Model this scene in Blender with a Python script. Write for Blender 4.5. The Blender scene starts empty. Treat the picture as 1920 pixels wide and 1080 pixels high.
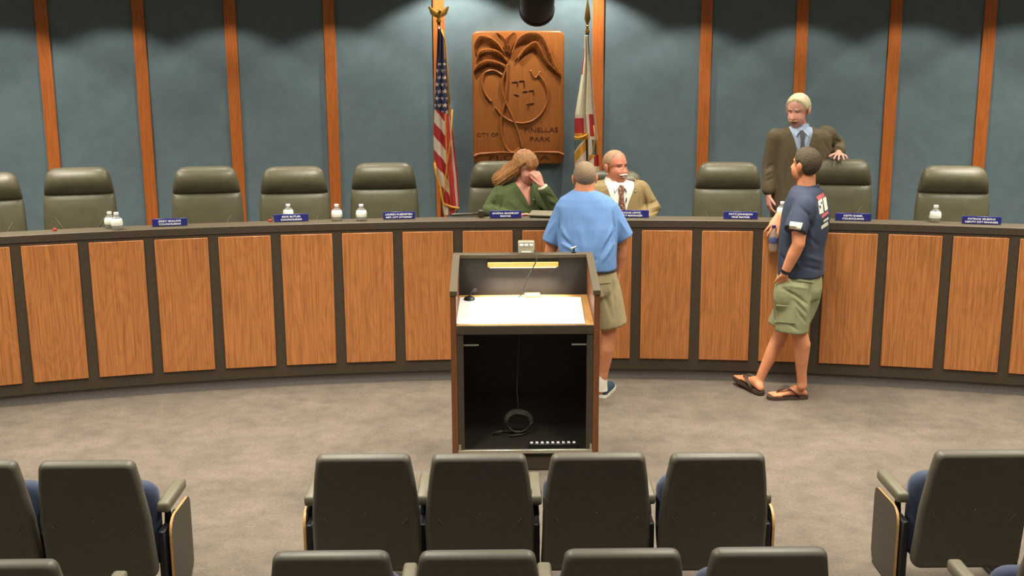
import bpy, bmesh, math, random
from mathutils import Vector, Matrix, noise
random.seed(7)
C = bpy.context.scene.collection
sc = bpy.context.scene
PI = math.pi

# ------------------------------------------------------------------ camera
FPX = 2165.34
PITCH, YAW, ROLL = 0.2159, 0.0125, -0.0043
CAM = Vector((-0.2586, 0.0, 2.5994))
_c, _s = math.cos(YAW), math.sin(YAW)
_fw = Vector((_s, _c, 0)); _rt = Vector((_c, -_s, 0)); _up = Vector((0, 0, 1))
FW = _fw * math.cos(PITCH) - _up * math.sin(PITCH)
_u2 = _fw * math.sin(PITCH) + _up * math.cos(PITCH)
RT = _rt * math.cos(ROLL) + _u2 * math.sin(ROLL)
UP = -_rt * math.sin(ROLL) + _u2 * math.cos(ROLL)
cd = bpy.data.cameras.new('camera'); cam = bpy.data.objects.new('camera', cd); C.objects.link(cam)
cd.sensor_width = 36.0; cd.lens = FPX / 1920 * 36; cd.clip_start = 0.05
M = Matrix((RT, UP, -FW)).transposed().to_4x4(); M.translation = CAM
cam.matrix_world = M
sc.camera = cam

def _ray(px, py):
    return FW + RT * ((px - 960) / FPX) + UP * ((540 - py) / FPX)
def at(px, py, Y):                      # photograph pixel -> point at depth Y
    d = _ray(px, py); return CAM + d * ((Y - CAM.y) / d.y)
def atz(px, py, z):                     # photograph pixel -> point at height z
    d = _ray(px, py); return CAM + d * ((z - CAM.z) / d.z)

# ------------------------------------------------------------------ world, view
w = bpy.data.worlds.new('world'); sc.world = w; w.use_nodes = True
w.node_tree.nodes['Background'].inputs[0].default_value = (0.9, 0.95, 1, 1)
w.node_tree.nodes['Background'].inputs[1].default_value = 0.0
sc.view_settings.view_transform = 'Standard'; sc.view_settings.look = 'None'
sc.view_settings.gamma = 1.0; sc.view_settings.use_curve_mapping = False
sc.view_settings.exposure = 0.0
LAMP = (1.0, 0.93, 0.80)
TROFFER_W, WALLSPOT_W, ACCENT_W = 54.0, 46.0, 92.0
CEIL = 3.30

# ------------------------------------------------------------------ helpers
def lin(r, g, b):
    f = lambda c: (c / 255 / 12.92) if c / 255 <= 0.04045 else ((c / 255 + 0.055) / 1.055) ** 2.4
    return (f(r), f(g), f(b), 1)

class MB:
    def __init__(s): s.v = []; s.f = []; s.m = []; s.mi = 0
    def add(s, vs, fs, mi=None):
        o = len(s.v); s.v += [tuple(v) for v in vs]
        s.f += [tuple(o + i for i in f) for f in fs]; s.m += [s.mi if mi is None else mi] * len(fs); return s
    def box(s, x0, x1, y0, y1, z0, z1, mat=None):
        vs = [Vector((x, y, z)) for z in (z0, z1) for y in (y0, y1) for x in (x0, x1)]
        if mat is not None: vs = [mat @ v for v in vs]
        return s.add(vs, [(0, 2, 3, 1), (4, 5, 7, 6), (0, 1, 5, 4), (2, 6, 7, 3), (0, 4, 6, 2), (1, 3, 7, 5)])
    def rbox(s, x0, x1, y0, y1, z0, z1, b=0.005, seg=1, mat=None):
        bm = bmesh.new(); bmesh.ops.create_cube(bm, size=1)
        for v in bm.verts:
            v.co = Vector(((x0 + x1) / 2 + v.co.x * (x1 - x0), (y0 + y1) / 2 + v.co.y * (y1 - y0), (z0 + z1) / 2 + v.co.z * (z1 - z0)))
        bmesh.ops.bevel(bm, geom=list(bm.edges), offset=b, segments=seg, affect='EDGES', profile=0.5)
        return s.bm(bm, mat)
    def bm(s, bm, mat=None):
        bm.verts.index_update()
        vs = [(mat @ v.co) if mat is not None else v.co.copy() for v in bm.verts]
        s.add(vs, [tuple(v.index for v in f.verts) for f in bm.faces]); bm.free(); return s
    def loft(s, rings, cap=True, closed=False):
        n = len(rings[0]); vs = [p for r in rings for p in r]; fs = []
        k = len(rings)
        for i in range(k if closed else k - 1):
            a = i * n; b = ((i + 1) % k) * n
            for j in range(n):
                j2 = (j + 1) % n; fs.append((a + j, a + j2, b + j2, b + j))
        if cap and not closed:
            fs.append(tuple(range(n - 1, -1, -1))); fs.append(tuple(range((k - 1) * n, k * n)))
        return s.add(vs, fs)
    def tube(s, pts, rad, n=8, flat=1.0, hint=None, round_ends=False):
        pts = [Vector(p) for p in pts]
        if not isinstance(rad, (list, tuple)): rad = [rad] * len(pts)
        rings = []; prev = None
        for i, p in enumerate(pts):
            t = (pts[min(i + 1, len(pts) - 1)] - pts[max(i - 1, 0)]).normalized()
            if prev is None:
                h = Vector(hint) if hint is not None else (Vector((0, 0, 1)) if abs(t.z) < 0.9 else Vector((1, 0, 0)))
                a = (h - t * h.dot(t)).normalized()
            else:
                a = (prev - t * prev.dot(t)).normalized()
            prev = a; b = t.cross(a)
            r = rad[i]; ra, rb = r if isinstance(r, tuple) else (r * flat, r)
            rings.append([p + a * (ra * math.cos(q * 2 * PI / n)) + b * (rb * math.sin(q * 2 * PI / n)) for q in range(n)])
        if round_ends:
            def endcap(ring, c, d, r):
                return [[c + d * (r * math.sin(k)) + (q - c) * math.cos(k) for q in ring] for k in (0.5, 1.0, 1.4)]
            rr = lambda r: min(r) if isinstance(r, tuple) else r
            d0 = (pts[0] - pts[1]).normalized(); d1 = (pts[-1] - pts[-2]).normalized()
            rings = endcap(rings[0], pts[0], d0, rr(rad[0]))[::-1] + rings + endcap(rings[-1], pts[-1], d1, rr(rad[-1]))
        return s.loft(rings)
    def lathe(s, prof, n=24, c=(0, 0, 0), mat=None):
        rings = []
        for r, z in prof:
            ring = [Vector((c[0] + r * math.cos(q * 2 * PI / n), c[1] + r * math.sin(q * 2 * PI / n), c[2] + z)) for q in range(n)]
            rings.append([mat @ v for v in ring] if mat is not None else ring)
        return s.loft(rings)
    def ell(s, c, r, R=None, nu=16, nv=10):
        rings = []
        for i in range(nv + 1):
            th = PI * (0.02 + 0.96 * i / nv)
            ring = []
            for q in range(nu):
                ph = 2 * PI * q / nu
                v = Vector((r[0] * math.sin(th) * math.cos(ph), r[1] * math.sin(th) * math.sin(ph), r[2] * math.cos(th)))
                ring.append(Vector(c) + (R @ v if R is not None else v))
            rings.append(ring)
        return s.loft(rings)
    def prism(s, poly, f0, f1):           # f0 / f1 map a 2-D point to 3-D
        n = len(poly); vs = [f0(*p) for p in poly] + [f1(*p) for p in poly]
        return s.add(vs, [tuple(range(n - 1, -1, -1)), tuple(range(n, 2 * n))] + [(i, (i + 1) % n, n + (i + 1) % n, n + i) for i in range(n)])
    def mesh(s, name, mats, smooth=0.7, fix=True):
        me = bpy.data.meshes.new(name); me.from_pydata(s.v, [], s.f)
        mats = mats if isinstance(mats, (list, tuple)) else [mats]
        for m in mats: me.materials.append(m)
        if len(mats) > 1: me.polygons.foreach_set('material_index', s.m)
        if fix:
            bm = bmesh.new(); bm.from_mesh(me); bmesh.ops.recalc_face_normals(bm, faces=bm.faces); bm.to_mesh(me); bm.free()
        finish(me, smooth); return me
    def obj(s, name, mats, parent=None, smooth=0.7, loc=None, rot=None, fix=True):
        return link(name, s.mesh(name, mats, smooth, fix), parent, loc, rot)

def finish(me, smooth=0.7):
    if smooth:
        me.polygons.foreach_set('use_smooth', [True] * len(me.polygons))
        if smooth < 3: me.set_sharp_from_angle(angle=smooth)
    me.update()
def link(name, data, parent=None, loc=None, rot=None):
    o = bpy.data.objects.new(name, data); C.objects.link(o)
    if parent is not None: o.parent = parent
    if loc is not None: o.location = loc
    if rot is not None: o.rotation_euler = rot if isinstance(rot, (tuple, list)) else (0, 0, rot)
    return o
def tag(o, label=None, cat=None, group=None, kind=None):
    if label: o['label'] = label
    if cat: o['category'] = cat
    if group: o['group'] = group
    if kind: o['kind'] = kind
    return o
def thing(name, label, cat, loc=(0, 0, 0), rz=0, group=None):
    return tag(link(name, None, None, loc, rz), label, cat, group)
def copy_tree(o, parent=None):
    c = o.copy(); C.objects.link(c); c.parent = parent
    for ch in [x for x in C.objects if x.parent == o and x is not c]: copy_tree(ch, c)
    return c

# ------------------------------------------------------------------ materials
def nt(name):
    m = bpy.data.materials.new(name); m.use_nodes = True
    return m, m.node_tree.nodes, m.node_tree.links, m.node_tree.nodes['Principled BSDF']
def mat(name, rgb, rough=0.6, var=0.12, scale=18, bump=0.0, bscale=120, metal=0.0, spec=0.5, stretch=(1, 1, 1), sheen=0.0):
    m, N, L, P = nt(name)
    P.inputs['Roughness'].default_value = rough; P.inputs['Metallic'].default_value = metal
    P.inputs['Specular IOR Level'].default_value = spec
    if sheen: P.inputs['Sheen Weight'].default_value = sheen
    tc = N.new('ShaderNodeTexCoord'); mp = N.new('ShaderNodeMapping'); mp.inputs['Scale'].default_value = stretch
    L.new(tc.outputs['Object'], mp.inputs[0])
    nz = N.new('ShaderNodeTexNoise'); nz.inputs['Scale'].default_value = scale; nz.inputs['Detail'].default_value = 4
    L.new(mp.outputs[0], nz.inputs['Vector'])
    rp = N.new('ShaderNodeValToRGB'); c = lin(*rgb)
    rp.color_ramp.elements[0].position = 0.3; rp.color_ramp.elements[1].position = 0.7
    rp.color_ramp.elements[0].color = tuple(x * (1 - var) for x in c[:3]) + (1,)
    rp.color_ramp.elements[1].color = tuple(min(1, x * (1 + var)) for x in c[:3]) + (1,)
    L.new(nz.outputs['Fac'], rp.inputs[0]); L.new(rp.outputs[0], P.inputs['Base Color'])
    if bump:
        n2 = N.new('ShaderNodeTexNoise'); n2.inputs['Scale'].default_value = bscale; n2.inputs['Detail'].default_value = 3
        L.new(mp.outputs[0], n2.inputs['Vector'])
        b = N.new('ShaderNodeBump'); b.inputs['Strength'].default_value = bump; b.inputs['Distance'].default_value = 0.01
        L.new(n2.outputs['Fac'], b.inputs['Height']); L.new(b.outputs[0], P.inputs['Normal'])
    return m
def wood(name, light, dark, rough=0.45, sx=1.0, streak=0.5, contrast=1.0):
    """veneer: long vertical grain, cathedral figure, fine dark pores; each object gets its own offset"""
    m, N, L, P = nt(name); P.inputs['Roughness'].default_value = rough
    tc = N.new('ShaderNodeTexCoord'); oi = N.new('ShaderNodeObjectInfo')
    mul = N.new('ShaderNodeMath'); mul.operation = 'MULTIPLY'; mul.inputs[1].default_value = 37.0
    L.new(oi.outputs['Random'], mul.inputs[0])
    cb = N.new('ShaderNodeCombineXYZ'); L.new(mul.outputs[0], cb.inputs[0]); L.new(mul.outputs[0], cb.inputs[2])
    ad = N.new('ShaderNodeVectorMath'); ad.operation = 'ADD'
    L.new(tc.outputs['Object'], ad.inputs[0]); L.new(cb.outputs[0], ad.inputs[1])
    def mapped(sc_):
        mp = N.new('ShaderNodeMapping'); mp.inputs['Scale'].default_value = sc_; L.new(ad.outputs[0], mp.inputs[0]); return mp
    n1 = N.new('ShaderNodeTexNoise'); n1.inputs['Scale'].default_value = 1; n1.inputs['Detail'].default_value = 2
    L.new(mapped((5 * sx, 5 * sx, 0.9)).outputs[0], n1.inputs['Vector'])
    mr = N.new('ShaderNodeMath'); mr.operation = 'MULTIPLY'; mr.inputs[1].default_value = 16.0; L.new(n1.outputs['Fac'], mr.inputs[0])
    fr = N.new('ShaderNodeMath'); fr.operation = 'PINGPONG'; fr.inputs[1].default_value = 0.5; L.new(mr.outputs[0], fr.inputs[0])
    n2 = N.new('ShaderNodeTexNoise'); n2.inputs['Scale'].default_value = 1; n2.inputs['Detail'].default_value = 3
    L.new(mapped((150 * sx, 150 * sx, 2.2)).outputs[0], n2.inputs['Vector'])
    r1 = N.new('ShaderNodeValToRGB'); r1.color_ramp.elements[0].position = 0.0; r1.color_ramp.elements[1].position = 0.33
    a, b = lin(*light), lin(*dark)
    mid = tuple(a[i] * (1 - 0.5 * contrast) + b[i] * 0.5 * contrast for i in range(3)) + (1,)
    r1.color_ramp.elements[0].color = mid; r1.color_ramp.elements[1].color = a
    L.new(fr.outputs[0], r1.inputs[0])
    r2 = N.new('ShaderNodeValToRGB'); r2.color_ramp.elements[0].position = 0.36; r2.color_ramp.elements[1].position = 0.56
    r2.color_ramp.elements[0].color = (1, 1, 1, 1); r2.color_ramp.elements[1].color = (0, 0, 0, 1)
    L.new(n2.outputs['Fac'], r2.inputs[0])
    ml = N.new('ShaderNodeMath'); ml.operation = 'MULTIPLY'; ml.inputs[1].default_value = streak; L.new(r2.outputs[0], ml.inputs[0])
    mx = N.new('ShaderNodeMix'); mx.data_type = 'RGBA'; mx.inputs[7].default_value = b
    L.new(ml.outputs[0], mx.inputs[0]); L.new(r1.outputs[0], mx.inputs[6]); L.new(mx.outputs[2], P.inputs['Base Color'])
    return m
def carpet_mat():
    m, N, L, P = nt('carpet'); P.inputs['Roughness'].default_value = 0.95; P.inputs['Specular IOR Level'].default_value = 0.1
    tc = N.new('ShaderNodeTexCoord')
    def nz(s, d=4):
        n = N.new('ShaderNodeTexNoise'); n.inputs['Scale'].default_value = s; n.inputs['Detail'].default_value = d
        L.new(tc.outputs['Object'], n.inputs['Vector']); return n
    a = nz(2.6, 8); b = nz(60, 4); c = nz(9, 6)
    r = N.new('ShaderNodeValToRGB'); r.color_ramp.elements[0].position = 0.3; r.color_ramp.elements[1].position = 0.62
    r.color_ramp.elements[0].color = lin(106, 97, 87); r.color_ramp.elements[1].color = lin(119, 109, 98)
    L.new(a.outputs['Fac'], r.inputs[0])
    r2 = N.new('ShaderNodeValToRGB'); r2.color_ramp.elements[0].position = 0.25; r2.color_ramp.elements[1].position = 0.6
    r2.color_ramp.elements[0].color = (0.80, 0.81, 0.83, 1); r2.color_ramp.elements[1].color = (1.02, 1.02, 1.02, 1)
    L.new(c.outputs['Fac'], r2.inputs[0])
    r3 = N.new('ShaderNodeValToRGB'); r3.color_ramp.elements[0].position = 0.3; r3.color_ramp.elements[1].position = 0.7
    r3.color_ramp.elements[0].color = (0.86, 0.86, 0.86, 1); r3.color_ramp.elements[1].color = (1.1, 1.1, 1.1, 1)
    L.new(b.outputs['Fac'], r3.inputs[0])
    x = N.new('ShaderNodeMix'); x.data_type = 'RGBA'; x.blend_type = 'MULTIPLY'; x.inputs[0].default_value = 1
    L.new(r.outputs[0], x.inputs[6]); L.new(r2.outputs[0], x.inputs[7])
    y = N.new('ShaderNodeMix'); y.data_type = 'RGBA'; y.blend_type = 'MULTIPLY'; y.inputs[0].default_value = 1
    L.new(x.outputs[2], y.inputs[6]); L.new(r3.outputs[0], y.inputs[7]); L.new(y.outputs[2], P.inputs['Base Color'])
    n4 = nz(400, 2); bp = N.new('ShaderNodeBump'); bp.inputs['Strength'].default_value = 0.5; bp.inputs['Distance'].default_value = 0.006
    L.new(n4.outputs['Fac'], bp.inputs['Height']); L.new(bp.outputs[0], P.inputs['Normal'])
    return m
def emit(name, rgb, strength):
    m, N, L, P = nt(name); P.inputs['Base Color'].default_value = rgb + (1,)
    P.inputs['Emission Color'].default_value = rgb + (1,); P.inputs['Emission Strength'].default_value = strength; return m
def clear(name, rgb=(1, 1, 1), rough=0.05, alpha=0.35):
    m, N, L, P = nt(name); P.inputs['Base Color'].default_value = rgb + (1,); P.inputs['Roughness'].default_value = rough
    P.inputs['Transmission Weight'].default_value = 0.9; P.inputs['IOR'].default_value = 1.2
    return m

MT = dict(
    carpet=carpet_mat(),
    oak=wood('oak_veneer', (188, 121, 66), (104, 60, 30), 0.42, 1.0, 0.5, 0.42),
    post=wood('oak_batten', (198, 112, 50), (140, 72, 28), 0.4, 1.6, 0.4, 0.6),
    pod=wood('podium_veneer', (122, 74, 42), (80, 46, 26), 0.45, 1.4, 0.5, 0.7),
    brown=mat('dark_brown_laminate', (62, 52, 38), 0.6, 0.16, 60, 0.12, 300),
    ledge=mat('ledge_laminate', (80, 70, 51), 0.5, 0.1, 60),
    kick=mat('charcoal_carpet_base', (112, 106, 102), 0.95, 0.1, 80),
    fabric=mat('blue_grey_wall_fabric', (108, 126, 132), 0.9, 0.07, 9, 0.25, 260, spec=0.15),
    paint=mat('pale_wall_paint', (150, 150, 145), 0.9, 0.04, 6),
    ceil=mat('ceiling_tile_white', (205, 203, 195), 0.95, 0.05, 40),
    leather=mat('olive_black_leather', (94, 90, 69), 0.40, 0.10, 12, 0.12, 60, spec=0.45),
    blackpl=mat('black_plastic', (30, 30, 30), 0.45, 0.1, 30),
    dkgap=mat('dark_cabinet_interior', (44, 39, 33), 0.7, 0.1, 30),
    shell=mat('dark_taupe_seat_shell', (86, 82, 71), 0.48, 0.08, 30, 0.06, 500),
    armp=mat('olive_grey_armrest', (102, 98, 80), 0.5, 0.06, 30),
    navy=mat('navy_upholstery', (42, 54, 78), 0.85, 0.15, 160, 0.15, 500, sheen=0.2),
    lamin=mat('taupe_laminate', (64, 58, 48), 0.45, 0.05, 30),
    ply=mat('birch_ply_edge', (196, 150, 88), 0.5, 0.12, 50),
    steel=mat('black_steel', (30, 31, 34), 0.4, 0.1, 30, metal=0.3),
    alu=mat('brushed_metal', (190, 188, 170), 0.35, 0.08, 60, metal=0.8),
    brass=mat('polished_brass', (214, 170, 80), 0.25, 0.08, 40, metal=0.9),
    plateblue=mat('navy_engraved_plastic', (40, 44, 120), 0.35, 0.05, 20),
    white=mat('white_print', (236, 236, 236), 0.6, 0.02, 20),
    paper=mat('white_paper', (240, 240, 238), 0.8, 0.015, 10),
    bottle=clear('clear_plastic', (0.96, 0.97, 0.93)),
    water=clear('water', (0.9, 0.93, 0.9), 0.0),
    blabel=mat('pale_bottle_label', (232, 234, 220), 0.5, 0.04, 30),
    bluecap=mat('blue_bottle_cap', (44, 40, 110), 0.4, 0.05, 30),
    red=mat('red_plastic', (190, 62, 48), 0.5, 0.08, 30),
    carve=wood('carved_oak', (162, 98, 46), (110, 62, 26), 0.35, 1.2, 0.35, 0.3),
    carved=wood('carved_oak_dark', (84, 48, 22), (60, 30, 12), 0.5, 1.2, 0.4),
)
# ------------------------------------------------------------------ room shell
R0, YC, HD = 12.3354, -3.7819, 1.242          # desk front radius, arc centre, ledge height
RW = R0 + 2.2; DAIS = 0.36; PHE = 0.40
def pol(phi, r, z=0.0): return Vector((r * math.sin(phi), YC + r * math.cos(phi), z))
def phi_of(p): return math.atan2(p.x, p.y - YC)
def arc(mb, a0, a1, prof, step=0.02):
    n = max(1, int(round((a1 - a0) / step)))
    return mb.loft([[pol(a0 + (a1 - a0) * i / n, r, z) for r, z in prof] for i in range(n + 1)])
def rect(r0, r1, z0, z1): return [(r0, z0), (r1, z0), (r1, z1), (r0, z1)]

XW = RW * math.sin(PHE); YW = YC + RW * math.cos(PHE)
tag(MB().box(-XW - .1, XW + .1, -0.8, 11.0, -0.1, 0).obj('floor', MT['carpet']), kind='structure')
tag(MB().box(-XW - .1, XW + .1, -0.8, 11.2, CEIL, CEIL + .1).obj('ceiling', MT['ceil']), kind='structure')
tag(MB().box(-XW - .12, -XW, -0.8, YW, 0, CEIL).obj('wall_left', MT['paint']), kind='structure')
tag(MB().box(XW, XW + .12, -0.8, YW, 0, CEIL).obj('wall_right', MT['paint']), kind='structure')
tag(MB().box(-XW - .12, XW + .12, -0.92, -0.8, 0, CEIL).obj('wall_rear', MT['paint']), kind='structure')
mb = MB(); arc(mb, -PHE, PHE, rect(R0 + .10, RW + .02, 0.0, DAIS)); tag(mb.obj('floor_dais', MT['carpet']), kind='structure')
mb = MB(); arc(mb, -PHE - .01, PHE + .01, rect(RW + .012, RW + .15, 0, CEIL)); wall = tag(mb.obj('wall_back', MT['brown']), kind='structure')
posts = [-.3955, -.342, -.288, -.234, -.1805, -.121, -.0535, .046, .113, .171, .226, .2795, .334, .388]
HWP = .0034
for a in posts:
    mb = MB(); o = Matrix.Translation((0, 0, 0))
    mb.rbox(-.052, .052, -.035, .012, DAIS, CEIL, .004)
    mb.obj('batten', MT['post'], wall, loc=pol(a, RW), rot=-a)
for a, b in zip(posts[:-1], posts[1:]):
    mb = MB(); arc(mb, a + HWP + .0002, b - HWP - .0002, rect(RW - .008, RW + .012, DAIS, CEIL), .012)
    mb.obj('fabric_panel', MT['fabric'], wall)
mb = MB(); arc(mb, -PHE, PHE, rect(RW - .02, RW - .008, DAIS, DAIS + .1)); tag(mb.obj('baseboard_back', MT['blackpl']), kind='structure')

# ------------------------------------------------------------------ ceiling lights
def area(name, parent, loc, sx, sy, watts, spread, col=LAMP):
    ld = bpy.data.lights.new(name, 'AREA'); ld.shape = 'RECTANGLE'; ld.size = sx; ld.size_y = sy
    ld.energy = watts; ld.color = col; ld.spread = spread
    o = bpy.data.objects.new(name, ld); C.objects.link(o); o.location = loc; o.parent = parent; return o
tr_mesh = MB(); 
for (x0, x1, y0, y1) in ((-.31, -.27, -.61, .61), (.27, .31, -.61, .61), (-.27, .27, -.61, -.57), (-.27, .27, .57, .61)):
    tr_mesh.rbox(x0, x1, y0, y1, -.03, 0, .004)
tr_frame = tr_mesh.mesh('troffer_frame', MT['ceil'])
tr_lens = MB().box(-.27, .27, -.57, .57, -.012, -.004).mesh('troffer_lens', emit('lit_diffuser', (1.0, .95, .86), .6))
rowname = {0: 'above the back of the audience', 1: 'above the audience rows', 2: 'above the open carpet', 3: 'above the front of the desk'}
colname = ['far left', 'centre left', 'centre right', 'far right']
for iy, y in enumerate((1.5, 4.75, 6.7, 8.3)):
    for ix, x in enumerate((-3.9, -1.35, 1.25, 3.75)):
        t = thing('ceiling_light', f'recessed fluorescent ceiling light, {colname[ix]}, {rowname[iy]}', 'ceiling light', (x, y, CEIL), 0, 'ceiling troffers')
        link('frame', tr_frame, t); link('diffuser', tr_lens, t)
        area('troffer_lamp', t, (0, 0, -.035), .5, 1.1, TROFFER_W * (0.3, 1.05, 1.05, 0.85)[iy], math.radians(128))
can_m = MB().lathe([(.058, 0), (.082, 0), (.085, -.006), (.08, -.012), (.06, -.012), (.058, -.004)], 24).mesh('can_trim', MT['ceil'])
lens_m = MB().lathe([(.001, -.003), (.058, -.003), (.058, -.008), (.001, -.008)], 24).mesh('can_lens', emit('lit_can_lens', (1, .93, .8), 2.0))
ORD = ['first', 'second', 'third', 'fourth', 'fifth', 'sixth', 'seventh', 'eighth', 'ninth', 'tenth', 'eleventh', 'last']
wl = [-5.33, -4.432, -3.577, -2.659, -1.675, -.63, .46, 1.492, 2.459, 3.398, 4.28, 5.1]
for i, x in enumerate(wl):
    acc = i in (5, 6)
    a = math.asin(x / RW); p = pol(a, RW - (.47 if acc else .68), CEIL)
    t = thing('wall_washer_light', 'round recessed downlight grazing the blue wall, ' + ORD[i] + ' from the left', 'downlight', p, 0, 'downlights along the back wall')
    link('trim', can_m, t); link('lens', lens_m, t)
    ld = bpy.data.lights.new('downlight_lamp', 'SPOT'); ld.energy = ACCENT_W if acc else WALLSPOT_W; ld.color = (1, .95, .85)
    ld.spot_size = math.radians(118 if acc else 99); ld.spot_blend = 0.3; ld.shadow_soft_size = .03
    o = bpy.data.objects.new('downlight_lamp', ld); C.objects.link(o); o.parent = t; o.location = (0, 0, -.02)

# ------------------------------------------------------------------ council desk
desk = thing('council_desk', 'long curved council desk with dark brown frame and oak panels', 'desk', (0, YC + R0, 0))
off = Vector((0, -(YC + R0), 0))
def dpart(name, prof, m, step=.01, a=.385):
    mb = MB(); arc(mb, -a, a, prof, step); mb.v = [tuple(Vector(v) + off) for v in mb.v]; return mb.obj(name, m, desk)
dpart('front_face', rect(R0, R0 + .04, .085, 1.205), MT['brown'])
dpart('ledge', [(R0 - .004, 1.203), (R0 + .2, 1.203), (R0 + .2, HD - .003), (R0 + .197, HD), (R0 - .001, HD), (R0 - .004, HD - .003)], MT['ledge'])
dpart('ledge_edge', rect(R0 - .0065, R0 - .0035, 1.19, HD - .0025), MT['brown'])
dpart('kick_base', rect(R0 + .03, R0 + .09, 0, .09), MT['kick'])
dpart('work_surface', rect(R0 + .04, R0 + .34, 1.06, 1.09), MT['ledge'])
dpart('modesty_wall', rect(R0 + .155, R0 + .185, 1.09, 1.204), MT['brown'])
DPH, PH0 = .0363, -.3325
pw = .8325 * DPH * R0 / 2
pm = MB().rbox(-pw, pw, -.014, 0.002, .1705, 1.1659, .003).mesh('panel', MT['oak'])
for i in range(-1, 20):
    a = PH0 + (i + .41625) * DPH
    link('panel', pm, desk, pol(a, R0) + off, -a)

# ------------------------------------------------------------------ leather chairs on the dais
def sring(cx, cy, z, hw, hd, n=32, e=4.0, rz=0.0):
    out = []
    for q in range(n):
        t = 2 * PI * q / n; c, s = math.cos(t), math.sin(t)
        x = hw * math.copysign(abs(c) ** (2 / e), c); y = hd * math.copysign(abs(s) ** (2 / e), s)
        out.append(Vector((cx + x * math.cos(rz) - y * math.sin(rz), cy + x * math.sin(rz) + y * math.cos(rz), z)))
    return out
def exec_chair():
    t = thing('executive_chair', 'x', 'office chair', group='leather chairs behind the council desk')
    hs = [(1.000, .262, .230, .048), (1.003, .267, .227, .053), (1.014, .268, .222, .060), (1.05, .263, .212, .076), (1.10, .254, .206, .088), (1.145, .243, .207, .086), (1.178, .230, .212, .072), (1.198, .207, .217, .054), (1.209, .182, .221, .036), (1.213, .155, .223, .018)]
    MB().loft([sring(0, y, z, hw, hd) for z, hw, y, hd in hs]).obj('headrest', MT['leather'], t, 2)
    ls = [(.44, .22, .19, .02), (.455, .25, .188, .042), (.49, .27, .188, .056), (.6, .288, .192, .066), (.75, .285, .198, .066), (.88, .280, .205, .064), (.955, .274, .215, .060), (.99, .270, .223, .055), (1.0, .266, .227, .048)]
    bk = MB().loft([sring(0, y, z, hw, hd) for z, hw, y, hd in ls]).obj('backrest', MT['leather'], t, 2)
    for s in (-1, 1):
        MB().tube([(s * .19, .1425, .83), (s * .14, .1345, .74), (s * .09, .1305, .64)], [.002, .007, .002], 8).obj('crease', MT['leather'], bk, 2)
    MB().rbox(-.262, .262, -.26, .19, .43, .53, .035, 3).obj('seat', MT['leather'], t, 2)
    for s in (-1, 1):
        MB().tube([(s * .31, .16, .46), (s * .315, .15, .66), (s * .315, .08, .70), (s * .315, -.16, .70), (s * .31, -.21, .66), (s * .30, -.18, .47)], [(.022, .028)] * 6, 8).obj('armrest', MT['blackpl'], t, 2)
    MB().lathe([(.03, .1), (.03, .3), (.05, .32), (.12, .43), (.001, .43)], 16).obj('gas_column', MT['blackpl'], t)
    for k in range(5):
        a = k * 2 * PI / 5 + .3; d = Vector((math.cos(a), math.sin(a), 0))
        lg = MB().tube([d * .02 + Vector((0, 0, .12)), d * .3 + Vector((0, 0, .075))], [.028, .018], 8).obj('leg', MT['blackpl'], t)
        MB().ell(d * .3 + Vector((0, 0, .032)), (.03, .03, .031), None, 12, 8).obj('caster', MT['blackpl'], lg)
    return t
ec = [(-32, 324, 'empty leather chair cut off by the left edge of the picture'),
      (145, 314, 'empty leather chair behind the two bottles at far left of the desk'),
      (385, 312, 'empty leather chair beside the leftmost name plate'),
      (550, 312, 'empty leather chair behind the second name plate from the left'),
      (719, 305, 'empty leather chair left of the striped flag'),
      (941, 302, 'leather chair the woman in green sits in'),
      (1146, 321, 'leather chair the man in the tan jacket sits in'),
      (1366, 304, 'empty leather chair left of the standing man in the dark suit'),
      (1574, 298, 'leather chair with the standing man\'s hand on its top'),
      (1790, 311, 'empty leather chair at far right behind a bottle and name plate')]
ec0 = exec_chair(); EC = []
for i, (px, py, lab) in enumerate(ec):
    o = ec0 if i == 0 else copy_tree(ec0)
    p = atz(px, py, DAIS + 1.213); a = phi_of(p) * .75
    if i == 6: p = at(px, py, 9.52); o.scale = (1, 1, (p.z - DAIS) / 1.213)          # lowered chair
    o.location = (p.x + .22 * math.sin(-a), p.y - .22 * math.cos(a), DAIS); o.rotation_euler = (0, 0, -a); o['label'] = lab
    EC.append(o)

# ------------------------------------------------------------------ audience seats
ZT = .759
def outline(hwf, W, inset, rt, rb, n=5):
    pts = []
    def corner(cx, cy, r, a0):
        for k in range(n + 1):
            a = a0 + PI / 2 * k / n; pts.append((cx + r * math.cos(a), cy + r * math.sin(a)))
    rt = max(.004, rt - inset * .6); rb = max(.004, rb - inset * .6)
    h0 = hwf(0) - inset; h1 = hwf(W) - inset; t = inset; b = W - inset
    corner(h0 - rt, t + rt, rt, -PI / 2)
    for k in range(1, 6):
        ww = t + rt + (b - rb - t - rt) * k / 6; pts.append((hwf(ww) - inset, ww))
    corner(h1 - rb, b - rb, rb, 0); corner(-h1 + rb, b - rb, rb, PI / 2)
    for k in range(5, 0, -1):
        ww = t + rt + (b - rb - t - rt) * k / 6; pts.append((-hwf(ww) + inset, ww))
    corner(-h0 + rt, t + rt, rt, PI)
    return pts
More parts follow.
